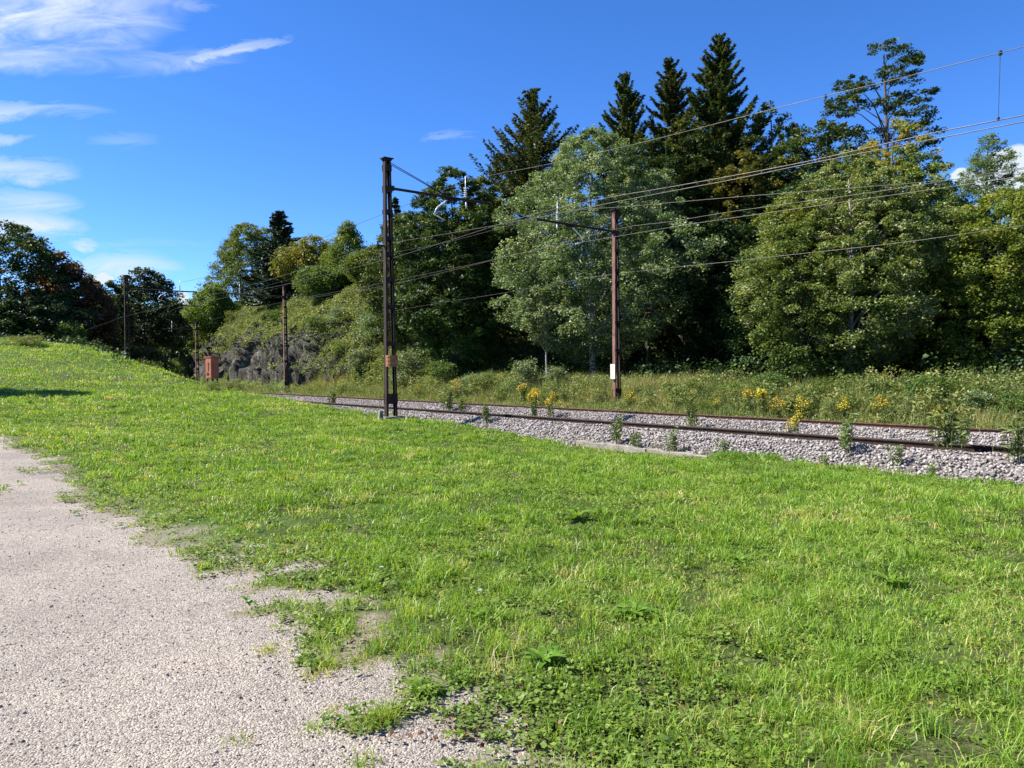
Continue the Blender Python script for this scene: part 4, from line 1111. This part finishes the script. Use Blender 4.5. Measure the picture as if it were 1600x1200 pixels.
# verge: long grass and leafy stems
n = 90000
s_ = rg.uniform(-16, 36, n) ; t_ = rg.uniform(7.3, 13.5, n); x_, y_ = xy(s_, t_)
z_ = ground_z(x_, y_); hh = (.30 + .75 * sstep(7.3, 11, t_)) * rg.uniform(.5, 1.2, n) * (.6 + .8 * vnoise(x_ * .7, y_ * .7, seed=6))
me = blades(np.stack([x_, y_, z_ - .02], 1), hh, rg.uniform(.012, .024, n), rg, .35, rg.normal(.62, .2, n) + .5 * (vnoise(x_ * .5, y_ * .5, seed=16) - .5), name='verge_grass')
vg = link('verge_grass', me, LM['herb']); tag(vg, 'long pale grass and weeds on the verge beyond the rails', 'verge grass', kind='stuff')
n = 4600
s_ = rg.uniform(-18, 62, n); t_ = rg.uniform(7.4, 14.5, n); x_, y_ = xy(s_, t_)
C = np.stack([x_, y_, ground_z(x_, y_) + rg.uniform(.02, .7, n) * (.35 + .8 * sstep(7.5, 11.5, t_)) * (.3 + 1.2 * vnoise(x_ * .6, y_ * .6, seed=77) ** 1.3)], 1)
P = clumps(C, .28 * rg.uniform(.6, 1.3, n), 44, rg, .8); V, Fc = cards(P, .085 * rg.uniform(.6, 1.5, len(P)), .5, rg, .4)
tn = np.repeat(rg.normal(.45, .26, n), 44) + rg.normal(0, .15, len(P))
n3 = 2200
s3 = rg.uniform(-18, 30, n3); t3 = rg.uniform(8.6, 13.5, n3); x3, y3 = xy(s3, t3); v3 = vnoise(x3 * .55, y3 * .55, seed=79)
k3 = rg.random(n3) < sstep(.35, .7, v3); x3, y3, v3 = x3[k3], y3[k3], v3[k3]
C3 = np.stack([x3, y3, ground_z(x3, y3) + .2 + rg.random(len(x3)) * 1.35 * v3], 1); P3 = clumps(C3, .33 * rg.uniform(.5, 1.2, len(C3)), 40, rg, .9)
V3, F3 = cards(P3, .10 * rg.uniform(.6, 1.5, len(P3)), .5, rg, .4); V = np.concatenate([V, V3]); Fc = np.concatenate([Fc, F3 + len(P) * 4])
tn = np.concatenate([tn, np.repeat(rg.normal(.5, .2, len(C3)), 40) + rg.normal(0, .15, len(P3))])
# outcrop cover
mask = ROCK_S.ravel() < 150
RV = ROCK.reshape(-1, 3); uu = ROCK_U.ravel(); rs = ROCK_S.ravel()
ii = rg.permutation(len(RV))
cov = .10 + .90 * np.maximum(sstep(.03, .14, uu), 1 - sstep(30, 42, rs))
green = vnoise(RV[:, 0] * .45, RV[:, 1] * .45, RV[:, 2] * .45, 33)
kp = (rg.random(len(RV)) < np.where(green + cov * .85 > .80, .34 + .4 * cov, .04)) & mask & (RV[:, 2] > -.3)
C2 = RV[kp] + np.array([0, 0, .18]); C2[:, 2] += rg.uniform(-.05, .25, len(C2))
P2 = clumps(C2, .42 * rg.uniform(.5, 1.2, len(C2)), 22, rg, .8); V2, F2 = cards(P2, .15 * rg.uniform(.6, 1.5, len(P2)), .5, rg, .5)
t2 = np.repeat(rg.normal(.45, .18, len(C2)), 22) + rg.normal(0, .15, len(P2))
ug = link('undergrowth', raw_mesh('undergrowth', np.concatenate([V, V2]), np.concatenate([Fc, F2 + len(V)]), 4, np.clip(np.concatenate([tn, t2]), 0, 1)), LM['herb'])
tag(ug, 'tangled low leafy undergrowth on the verge and over the rock outcrop', 'undergrowth', kind='stuff')
# forest floor and left bank undergrowth
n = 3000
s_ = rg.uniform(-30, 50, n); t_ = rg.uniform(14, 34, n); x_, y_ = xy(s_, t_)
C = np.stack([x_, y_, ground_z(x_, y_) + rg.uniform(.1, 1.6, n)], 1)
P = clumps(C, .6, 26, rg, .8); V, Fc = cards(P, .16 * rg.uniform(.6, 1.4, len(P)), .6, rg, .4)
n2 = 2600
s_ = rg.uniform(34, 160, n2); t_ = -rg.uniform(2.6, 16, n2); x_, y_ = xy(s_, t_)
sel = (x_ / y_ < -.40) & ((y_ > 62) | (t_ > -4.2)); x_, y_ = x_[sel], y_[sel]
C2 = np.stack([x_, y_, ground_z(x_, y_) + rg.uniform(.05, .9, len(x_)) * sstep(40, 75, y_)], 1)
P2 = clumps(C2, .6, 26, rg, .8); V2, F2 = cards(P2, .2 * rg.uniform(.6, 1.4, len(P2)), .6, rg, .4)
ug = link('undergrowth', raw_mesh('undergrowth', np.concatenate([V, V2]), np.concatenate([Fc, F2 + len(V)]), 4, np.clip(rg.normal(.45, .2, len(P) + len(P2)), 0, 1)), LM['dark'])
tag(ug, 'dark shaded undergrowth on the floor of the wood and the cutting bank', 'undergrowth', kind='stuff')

# ---------------------------------------------------------------- lawn
rg = np.random.default_rng(101)
n = 1900000
d = (rg.random(n) * (70 ** .4 - 2.3 ** .4) + 2.3 ** .4) ** 2.5
a = rg.uniform(-47, 55, n)
x_, y_ = np.tan(np.radians(a)) * d, d
s_, t_ = st(x_, y_)
pv = path_val(x_, y_)
tuft = vnoise(x_ * 3.1, y_ * 3.1, seed=51); tuft2 = vnoise(x_ * 9, y_ * 9, seed=52); bign = fbm(x_ * .45, y_ * .45, seed=53)
bare = fbm(x_ * 1.1, y_ * 1.1, seed=54)
lim = -2.15 - .35 * vnoise(s_ * 1.3, 0, seed=55)
thin = np.maximum(sstep(.38, .50, bare) * sstep(8.5, 3.4, y_) * .93, .6 * sstep(.48, .62, bare))            # worn patches close to the camera
prob = (.22 + .78 * sstep(.32, .62, tuft2)) * (1 - thin)
keep = (t_ < lim) & (pv < .04) & (rg.random(n) < prob * (1 - .72 * sstep(-1.1, .0, pv)))
x_, y_, d, t_, pv, tuft, tuft2, bign = [q[keep] for q in (x_, y_, d, t_, pv, tuft, tuft2, bign)]
z_ = ground_z(x_, y_)
edge = sstep(-3.6, -2.3, t_) * sstep(-12, 6, x_)
h_ = (.020 + .062 * tuft ** 1.8 + .035 * bign ** 2) * rg.uniform(.55, 1.3, len(x_)) * (1 + .035 * np.maximum(d - 6, 0)) * (1 + .9 * edge)
h_ *= 1 - .5 * sstep(-1.0, 0, pv)
qk = (x_ / y_ > .06) & (x_ / y_ < .40) & (t_ > -4.6); h_[qk] *= .55
wd_ = .0044 * (np.maximum(d, 3.2) / 3.2) ** .78 * rg.uniform(.7, 1.4, len(x_))
fld = fbm(x_ * 1.6, y_ * 1.6, seed=57)
tn = .50 + (bign - .5) * .9 + (fld - .5) * .7 + rg.normal(0, .17, len(x_)) - .10 * edge
straw = rg.random(len(x_)) < (.03 + .30 * sstep(.54, .68, fbm(x_ * .9 + 7, y_ * .9, seed=63)) + .22 * sstep(-1.6, 0, pv) + .10 * sstep(8, 3, d)); tn[straw] = rg.uniform(.88, 1.0, straw.sum())
nt = 6600
dt = (rg.random(nt) * (34 ** .7 - 2.4 ** .7) + 2.4 ** .7) ** (1 / .7); at2 = rg.uniform(-46, 54, nt)
xt, yt = np.tan(np.radians(at2)) * dt, dt
st_t = st(xt, yt)[1]; pt = path_val(xt, yt); gt_ = fbm(xt * .7, yt * .7, seed=58)
kt = (st_t < -2.3) & (pt < -.1) & (rg.random(nt) < .15 + 1.6 * sstep(.42, .62, gt_)) & ~((xt / yt > .06) & (xt / yt < .32) & (st_t > -4.6))
xt, yt, dt = xt[kt], yt[kt], dt[kt]; nb = 46
spread = np.repeat(.035 + .02 * rg.random(len(xt)), nb) * (1 + .03 * np.repeat(dt, nb))
xb = np.repeat(xt, nb) + rg.normal(0, 1, len(xt) * nb) * spread; yb = np.repeat(yt, nb) + rg.normal(0, 1, len(xt) * nb) * spread
hb = np.repeat((.05 + .13 * rg.random(len(xt)) ** 1.7) * (1 + .02 * dt), nb) * rg.uniform(.5, 1.1, len(xb))
tb = np.repeat(rg.normal(.55, .17, len(xt)), nb) + rg.normal(0, .12, len(xb)); db = np.repeat(dt, nb)
x_ = np.concatenate([x_, xb]); y_ = np.concatenate([y_, yb]); z_ = np.concatenate([z_, ground_z(xb, yb)]); h_ = np.concatenate([h_, hb]); tn = np.concatenate([tn, tb])
wd_ = np.concatenate([wd_, .0046 * (np.maximum(db, 3.2) / 3.2) ** .72 * rg.uniform(.7, 1.3, len(xb))])
ne = 4200
se = rg.uniform(-14, 4.5, ne); te = -2.25 - np.abs(rg.normal(0, .8, ne)); xe_, ye_ = xy(se, te); ke = (rg.random(ne) < .15 + .85 * vnoise(xe_ * 1.2, ye_ * 1.2, seed=59)) & (xe_ / ye_ > .27); xe_, ye_ = xe_[ke], ye_[ke]
nb = 34; xb = np.repeat(xe_, nb) + rg.normal(0, .06, len(xe_) * nb); yb = np.repeat(ye_, nb) + rg.normal(0, .06, len(xe_) * nb)
x_ = np.concatenate([x_, xb]); y_ = np.concatenate([y_, yb]); z_ = np.concatenate([z_, ground_z(xb, yb)]); h_ = np.concatenate([h_, np.repeat(rg.uniform(.12, .30, len(xe_)), nb) * rg.uniform(.4, 1.1, len(xb))])
tn = np.concatenate([tn, np.repeat(rg.normal(.28, .2, len(xe_)), nb) + rg.normal(0, .15, len(xb))]); wd_ = np.concatenate([wd_, rg.uniform(.008, .016, len(xb))])
print('blades', len(x_))
me = blades(np.stack([x_, y_, z_ - .004], 1), h_, wd_, rg, .75, tn)
gr = link('grass', me, LM['grass']); tag(gr, 'bright green mown grass covering the bank between path and railway', 'grass', kind='stuff')

# clover and low broad leaves among it
n = 50000
d = (rg.random(n) * (40 ** .6 - 2.3 ** .6) + 2.3 ** .6) ** (1 / .6); a = rg.uniform(-46, 54, n)
x_, y_ = np.tan(np.radians(a)) * d, d
pv = path_val(x_, y_); s_, t_ = st(x_, y_)
g = vnoise(x_ * 1.4, y_ * 1.4, seed=61)
edge_bias = sstep(-1.1, -.2, pv) * sstep(.12, 0, pv)
keep = (t_ < -2.4) & (pv < .12) & (rg.random(n) < (.13 + .8 * sstep(.5, .7, g) * .5 + .75 * edge_bias * sstep(.35, .5, g)))
x_, y_, d = x_[keep], y_[keep], d[keep]
C = np.stack([x_, y_, ground_z(x_, y_) + .018], 1)
per = 12; P = clumps(C, .055 * (1 + d * .04), per, rg, .3); dd = np.repeat(d, per)
P[:, 2] = ground_z(P[:, 0], P[:, 1]) + rg.uniform(.008, .04, len(P)) * (1 + dd * .06)
V, Fc = cards(P, .020 * (1 + dd * .05) * rg.uniform(.6, 1.5, len(P)), .75, rg, 1.2)
cl = link('clover', raw_mesh('clover', V, Fc, 4, np.clip(rg.normal(.5, .22, len(P)), 0, 1)), LM['clover']); tag(cl, 'low round leaved clover spreading over the ragged path edge', 'clover', kind='stuff')

# loose grit on the path and bare spots
n = 70000
d = (rg.random(n) * (22 ** .45 - 2.3 ** .45) + 2.3 ** .45) ** (1 / .45); a = rg.uniform(-47, 25, n)
x_, y_ = np.tan(np.radians(a)) * d, d
pv = path_val(x_, y_); keep = (pv > -.35) & (path_mask(x_, y_) > -1.6); x_, y_, d = x_[keep], y_[keep], d[keep]
size = rg.gamma(1.5, .0014, len(x_)) * (1 + d * .05) + .0018
size = np.minimum(size, .02)
Vs, Fs, Ts = scatter_stones(np.stack([x_, y_, ground_z(x_, y_) + size * .25], 1), size, 6, blocky(5, 21))
M['grit'] = stone_material('path_grit', [(0, (0.090, 0.077, 0.068)), (.12, (0.189, 0.158, 0.140)), (.6, (0.288, 0.248, 0.221)), (1, (0.396, 0.351, 0.320))])
gt = link('path_grit', raw_mesh('path_grit', Vs, Fs, 3, Ts), M['grit']); tag(gt, 'loose pinkish grey grit lying on the path', 'grit', kind='stuff')
# dead leaves
n = 260
d = (rg.random(n) * (9 ** .6 - 2.4 ** .6) + 2.4 ** .6) ** (1 / .6); a = rg.uniform(-36, 36, n); x_, y_ = np.tan(np.radians(a)) * d, d
pm = path_mask(x_, y_); keep = (pm < 1.2) & (rg.random(n) < np.where(np.abs(pm + .8) < 1.3, 1, .35)); x_, y_ = x_[keep], y_[keep]
P = np.stack([x_, y_, ground_z(x_, y_) + .03], 1); V, Fc = cards(P, rg.uniform(.018, .042, len(P)), .7, rg, .8, fold=.2)
P_extra = []
for (px, py, m_) in [(705, 1150, 46), (860, 1172, 60), (960, 1180, 40), (600, 1160, 16), (488, 1056, 22), (545, 1000, 22), (760, 1030, 30), (900, 1060, 24), (830, 1120, 30), (1030, 1100, 18)]:
    r = ray(px, py); q_ = np.array([0, 0, EYE]) + r * (EYE / -r[2]); xx_ = q_[0] + rg.normal(0, .10, m_); yy_ = q_[1] + rg.normal(0, .10, m_)
    P_extra.append(np.stack([xx_, yy_, ground_z(xx_, yy_) + rg.uniform(.01, .035, m_)], 1))
P = np.concatenate([P] + P_extra); V, Fc = cards(P, rg.uniform(.014, .038, len(P)), .6, rg, .6, fold=.2)
dl = link('fallen_leaves', raw_mesh('fallen_leaves', V, Fc, 4, rg.random(len(P))), LM['dead']); tag(dl, 'scattered brown fallen leaves on the grass and path edge', 'fallen leaves', kind='stuff')

# ---------------------------------------------------------------- single plants
def plant_meshes(seed, Hh, flowers, n_st=9):
    rg = np.random.default_rng(seed); mb = MB(); LP, LD, FP = [], [], []
    for k in range(n_st):
        a = rg.uniform(0, 6.28); ln = rg.uniform(.05, .3); h = Hh * rg.uniform(.6, 1.0); o = rg.uniform(-.10, .10, 2)
        e = np.array([o[0] + math.cos(a) * ln * h, o[1] + math.sin(a) * ln * h, h]); b = np.array([o[0], o[1], 0])
        m_ = b * .5 + e * .5 + np.array([0, 0, .06]); mb.tube([b, m_, e], [.007, .006, .003], 4, cap=False)
        for u_ in np.linspace(.12, .95, 15):
            p = b * (1 - u_) ** 2 + 2 * m_ * u_ * (1 - u_) + e * u_ * u_; an = rg.uniform(0, 6.28)
            for q in range(2): dv = np.array([math.cos(an + q * 3), math.sin(an + q * 3), .5]); LP.append(p + dv * .05); LD.append(dv)
        if flowers:
            for q in range(46):
                an = rg.uniform(0, 6.28); rr = rg.uniform(0, .13); FP.append(e + np.array([math.cos(an) * rr, math.sin(an) * rr, rg.uniform(-.10, .07) - rr * .35]))
    V, Fc = cards(np.array(LP), .11 * rg.uniform(.6, 1.2, len(LP)), .3, rg, .3, np.array(LD))
    lf = raw_mesh('leaves', V, Fc, 4, np.clip(rg.normal(.5, .2, len(LP)), 0, 1)); lf.materials.append(LM['weed'])
    st_ = bpy.data.meshes.new('stem'); st_.from_pydata(mb.v, [], mb.f); st_.materials.append(M['stem'])
    fl = None
    if flowers:
        V, Fc = cards(np.array(FP), .032 * rg.uniform(.7, 1.4, len(FP)), .9, rg, .6)
        fl = raw_mesh('flowers', V, Fc, 4, rg.random(len(FP))); fl.materials.append(M['flower'])
    return st_, lf, fl
PM = [plant_meshes(111, 1.0, True), plant_meshes(112, .85, True, 6), plant_meshes(113, .7, False, 6), plant_meshes(114, .55, False, 4)]
def plant(i, px, t, hpx, label, group):
    b = at_t(px, 600, t); z = surf(b[0], b[1]) if (t < -2 or t > 7.8) else float(bed_z(np.array(t))) - .05
    k = hpx / F * b[1] / [1.0, .85, .7, .55][i]
    root = empty('goldenrod_plant' if PM[i][2] else 'weed_plant', (b[0], b[1], z), px * .7); root.scale = (k, k, k)
    tag(root, label, 'goldenrod' if PM[i][2] else 'weed', group)
    link('stem', PM[i][0], None, root); link('leaves', PM[i][1], None, root)
    if PM[i][2]: link('flowers', PM[i][2], None, root)
G1, G2 = 'goldenrods on the verge beyond the rails', 'weeds sprouting from the ballast'
for i, px, t, h, lb in [(0, 1190, 8.6, 52, 'goldenrod with the brightest yellow heads on the verge below the shaded beeches'), (1, 1214, 8.2, 42, 'lower bright goldenrod touching the brightest one on its right'), (0, 1168, 9.2, 44, 'goldenrod leaning left of the brightest yellow clump'),
                        (1, 1250, 8.4, 40, 'fading orange goldenrod between brightest clump and olive shrub'), (0, 815, 8.6, 40, 'goldenrod before the silvery shrub left of the pinkish mast'), (0, 838, 8.4, 36, 'second goldenrod before the silvery shrub, nearer the pinkish mast'),
                        (1, 985, 8.6, 34, 'goldenrod at the right foot of the pinkish mast'), (1, 712, 8.8, 36, 'goldenrod below the dark pine, right of the nearest mast'), (1, 652, 8.8, 24, 'small goldenrod close behind the nearest mast'),
                        (1, 1320, 8.6, 40, 'dull goldenrod below the olive shrub of the aspen'), (1, 1470, 7.9, 46, 'brownish goldenrod beside the rail at the right'), (1, 1375, 8.8, 44, 'faded goldenrod below the right side of the aspen'), (1, 1120, 8.8, 26, 'small yellow goldenrod left of the olive shrub'), (1, 1545, 7.8, 38, 'yellowish goldenrod tangled over the rail at the far right')]:
    plant(i, px, t, h, lb, G1)
for i, px, t, h, lb in [(0, 832, 1.6, 50, 'tall leafy goldenrod growing between the two tracks'), (1, 862, 2.6, 40, 'smaller goldenrod right of the tall leafy one between the tracks'), (2, 700, 2.5, 50, 'thin weed between the tracks right of the nearest mast'), (3, 722, 1.2, 34, 'short thin weed beside the longer one near the nearest mast'),
                        (2, 760, -1.0, 36, 'feathery weed on the ballast shoulder left of centre'), (2, 962, -1.4, 48, 'green weed on the ballast in line with the pinkish mast'), (3, 990, -1.6, 36, 'low weed at the left end of the concrete kerb'), (2, 1050, -1.6, 44, 'slender weed on the ballast above the middle kerb length'),
                        (2, 1082, 2.4, 52, 'upright weed between the tracks left of the yellow goldenrod'), (1, 1247, 2.2, 44, 'orange topped goldenrod rising between the tracks below the verge clump'), (1, 1232, 1.2, 30, 'smaller orange goldenrod leaning over the nearer rail'), (2, 1320, -.9, 60, 'green weed growing against the nearest rail'),
                        (2, 1480, -.5, 92, 'largest weed of the ballast leaning over the nearest rail at the right'), (2, 1500, .8, 70, 'weed between the rails behind the largest one'), (3, 1400, -1.2, 40, 'thin weed on the open ballast at the right'), (2, 1588, -.8, 80, 'weed at the right edge of the photo over the nearest rail'),
                        (3, 1460, -1.7, 40, 'low weed at the grass edge below the largest ballast weed'), (3, 1130, -1.5, 34, 'low weed between kerb and ballast'), (2, 520, 1.0, 30, 'faint weed on the distant track left of the nearest mast'), (3, 1290, -1.7, 36, 'brownish low weed at the ballast foot')]:
    plant(i, px, t, h, lb, G2)
# stalks along the ballast foot
rg = np.random.default_rng(121)
n = 3400
s_ = rg.uniform(-22, 40, n); t_ = np.where(rg.random(n) < .75, rg.normal(-2.0, .28, n), rg.uniform(-1.6, 7.5, n))
kp2 = rg.random(n) < .15 + .85 * sstep(.45, .62, vnoise(s_ * .55, t_ * .5, seed=78)); s_, t_ = s_[kp2], t_[kp2]
x_, y_ = xy(s_, t_); z_ = np.where(t_ < -2, ground_z(x_, y_), bed_z(t_) - .05)
me = blades(np.stack([x_, y_, z_], 1), rg.uniform(.12, .5, len(x_)), rg.uniform(.008, .016, len(x_)), rg, .25, rg.normal(.6, .2, len(x_)), name='stalks')
stk = link('wild_stalks', me, LM['herb']); tag(stk, 'thin pale wild stalks scattered along the foot of the ballast', 'stalks', kind='stuff')
# ferns
def fern_mesh(seed):
    rg = np.random.default_rng(seed); V, Fc, Tn = [], [], []
    for k in range(11):
        a = k * 2 * math.pi / 11 + rg.uniform(-.25, .25); L = rg.uniform(.75, 1.1); up_ = rg.uniform(.75, 1.15)
        for j in range(1, 17):
            u_ = j / 17; rr = L * u_ * .9; zz = up_ * L * (u_ - .62 * u_ * u_) * 1.3; wl = .26 * L * math.sin(math.pi * min(1, (1 - u_) * .85 + .12)) ** .9
            p = np.array([math.cos(a) * rr, math.sin(a) * rr, zz])
            for sd in (-1, 1):
                dv = np.array([-math.sin(a) * sd + math.cos(a) * .35, math.cos(a) * sd + math.sin(a) * .35, -.12]); dv /= np.linalg.norm(dv)
                ax = np.array([math.cos(a), math.sin(a), .1]) * .028; k0 = len(V)
                V += [p - ax, p + ax, p + dv * wl + ax * .15, p + dv * wl - ax * .3]; Fc.append((k0, k0 + 1, k0 + 2, k0 + 3)); Tn.append(rg.uniform(.35, .9))
    me = raw_mesh('fronds', np.array(V), np.array(Fc), 4, Tn); me.materials.append(LM['herb']); return me
FM = [fern_mesh(131), fern_mesh(132)]
for i, px, t, h, lb in [(0, 1195, 11.0, 34, 'fern at the left of a row of ferns below the shaded beeches'), (1, 1228, 11.2, 36, 'fern with a tall upright frond right of the goldenrods'), (0, 1262, 11.0, 34, 'fern left of the olive shrub under the aspen'),
                        (1, 1335, 10.8, 34, 'fern between olive and green shrubs under the aspen'), (0, 1408, 10.9, 36, 'fern left of the taller bright shrub'), (1, 1553, 10.6, 40, 'bright fern near the right edge before the maple'),
                        (0, 1490, 10.6, 36, 'fern right of the taller bright shrub'), (1, 1095, 11.0, 28, 'small fern at the dark gap right of the pinkish mast'), (0, 770, 11.4, 26, 'small fern below the dark pines')]:
    b = at_t(px, 600, t); k = h / F * b[1] / .75
    rt = empty('fern', (b[0], b[1], surf(b[0], b[1])), px * .5); rt.scale = (k, k, k); tag(rt, lb, 'fern', 'ferns at the edge of the wood'); link('fronds', FM[i], None, rt)
# broad leaved rosettes in the lawn
def rosette(px, py, label, Rr=.16, n=11, seed=1, mat='clover', matname=None):
    rg = np.random.default_rng(seed); r = ray(px, py); Y = EYE / -r[2] * r[1]
    for _ in range(6):
        p = np.array([0, 0, EYE]) + r * (Y / r[1]); z = surf(p[0], p[1]); Y = (EYE - z) / -r[2] * r[1]
    p = np.array([0, 0, EYE]) + r * (Y / r[1])
    V, Fc = [], []
    for k in range(n):
        a = k * 2.4 + rg.uniform(-.3, .3); L = Rr * rg.uniform(.7, 1.15); wd = L * .17; el = rg.uniform(.35, 1.1); k0 = len(V); m_ = 6
        for j in range(m_ + 1):
            u_ = j / m_; rr = L * u_ * math.cos(el * (1 - .6 * u_)); zz = .015 + L * (u_ * math.sin(el) - .55 * u_ * u_ * math.sin(el)) ; ww = wd * math.sin(math.pi * min(1, u_ * .9 + .08)) ** .8 * (1 + .12 * math.sin(j * 3))
            for sd, lift in ((-1, .25), (0, 0), (1, .25)): V.append((math.cos(a) * rr - math.sin(a) * ww * sd, math.sin(a) * rr + math.cos(a) * ww * sd, zz + ww * lift))
        for j in range(m_):
            for q in (0, 1): b_ = k0 + j * 3 + q; Fc.append((b_, b_ + 1, b_ + 4, b_ + 3))
    me = raw_mesh('broadleaf_plant', np.array(V), np.array(Fc), 4, rg.uniform(.05, .5, len(Fc)), smooth=True)
    o = link('broadleaf_plant', me, LM['grass']); o.location = (p[0], p[1], surf(p[0], p[1])); tag(o, label, 'plant', 'broad leaved plants in the lawn')
rosette(988, 966, 'largest dark green dock plant in the middle of the lawn', .17, 15, 1)
rosette(1035, 972, 'flatter dock plant immediately right of the largest one', .11, 10, 2)
rosette(745, 966, 'small dark rosette near the path edge left of the dock plants', .12, 9, 3)
rosette(850, 1040, 'bluish green rosette below the dock plants', .14, 10, 4)
rosette(1155, 880, 'pale broad leaf plant in the upper right lawn', .16, 8, 5)
rosette(1390, 915, 'light green broad leaf plant at the right of the lawn', .17, 9, 6)
rosette(900, 812, 'silvery broad leaf plant in the upper middle lawn', .2, 8, 7)
rosette(655, 1085, 'dark leafy rosette on the gravel near the bottom centre', .11, 12, 8)
rosette(385, 942, 'single bright little plant on the gravel edge', .06, 7, 9)
# grass tufts standing on the gravel
def tuft_obj(px, py, n, h, label, seed, tint=.55):
    rg = np.random.default_rng(seed); r = ray(px, py); p = np.array([0, 0, EYE]) + r * (EYE / -r[2]); z = surf(p[0], p[1])
    Q = rg.normal(0, .035, (n, 3)); Q[:, 2] = 0
    me = blades(Q, h * rg.uniform(.5, 1.2, n), np.full(n, .0038), rg, .9, rg.normal(tint, .2, n), name='grass_tuft')
    o = link('grass_tuft', me, LM['grass']); o.location = (p[0], p[1], z); tag(o, label, 'grass tuft', 'grass tufts rooted in the gravel')
tuft_obj(600, 1130, 260, .10, 'biggest grass tuft on the gravel at the bottom centre', 1)
tuft_obj(668, 1085, 160, .08, 'grass tuft on gravel above and right of the biggest tuft', 2)
tuft_obj(420, 1018, 80, .05, 'faint olive tuft alone on the gravel', 3, .8)
tuft_obj(490, 1140, 60, .035, 'tiny tuft on the gravel left of the biggest tuft', 4)
tuft_obj(570, 1195, 70, .05, 'tuft at the very bottom edge of the photo', 5)
tuft_obj(375, 1155, 40, .03, 'tiny green tuft in the lower left gravel', 6)
tuft_obj(525, 1112, 40, .03, 'tiny pale tuft left of the biggest tuft', 7, .9)
tuft_obj(490, 1058, 70, .04, 'brownish dark tuft on the gravel above the tiny ones', 8, .95)

# two pale blue chicory flowers and a flat stone
M['petal'] = leaf_mat('pale_blue_petals', [(0, (.32, .36, .62)), (1, (.5, .54, .75))], .3)
def flower_obj(px, py, label):
    r = ray(px, py); Y = EYE / -r[2] * r[1]; p = np.array([0, 0, EYE]) + r * (Y / r[1]); x_, y_ = p[0] + .02, p[1] + .12; z = surf(x_, y_); h = .09
    rt = empty('chicory_flower', (x_, y_, z)); tag(rt, label, 'flower', 'pale blue flowers in the lawn')
    mb = MB(); mb.tube([(0, 0, 0), (.01, 0, h * .6), (0, -.01, h)], [.002, .0018, .0015], 5); mb.build('stem', M['stem'], rt)
    V, Fc = [], []
    for k in range(12):
        a = k * math.pi / 6; b_ = a + .2; k0 = len(V)
        V += [(0, -.01, h), (math.cos(a - .2) * .012, math.sin(a - .2) * .012 - .012, h + .004), (math.cos(a) * .02, math.sin(a) * .02 - .016, h + .004), (math.cos(b_) * .012, math.sin(b_) * .012 - .012, h + .004)]; Fc.append((k0, k0 + 1, k0 + 2, k0 + 3))
    link('petals', raw_mesh('petals', np.array(V), np.array(Fc), 4, np.random.default_rng(1).random(12)), M['petal'], rt)
flower_obj(588, 913, 'pale blue flower standing near the clover at the path edge')
flower_obj(744, 955, 'pale blue flower farther into the lawn, by the small dark rosette')
r = ray(412, 862); p = np.array([0, 0, EYE]) + r * (EYE / -r[2]); pv_, pf_ = blocky(3, 77)[1]
me = raw_mesh('flat_stone', pv_ * np.array([.21, .10, .035]), pf_, 3, np.full(len(pf_), .8)); o = link('flat_stone', me, M['grit']); o.location = (p[0], p[1], surf(p[0], p[1]) + .008); o.rotation_euler = (.03, .04, .25)
tag(o, 'flat pale grey stone lying between clover and lawn at the path edge', 'stone')
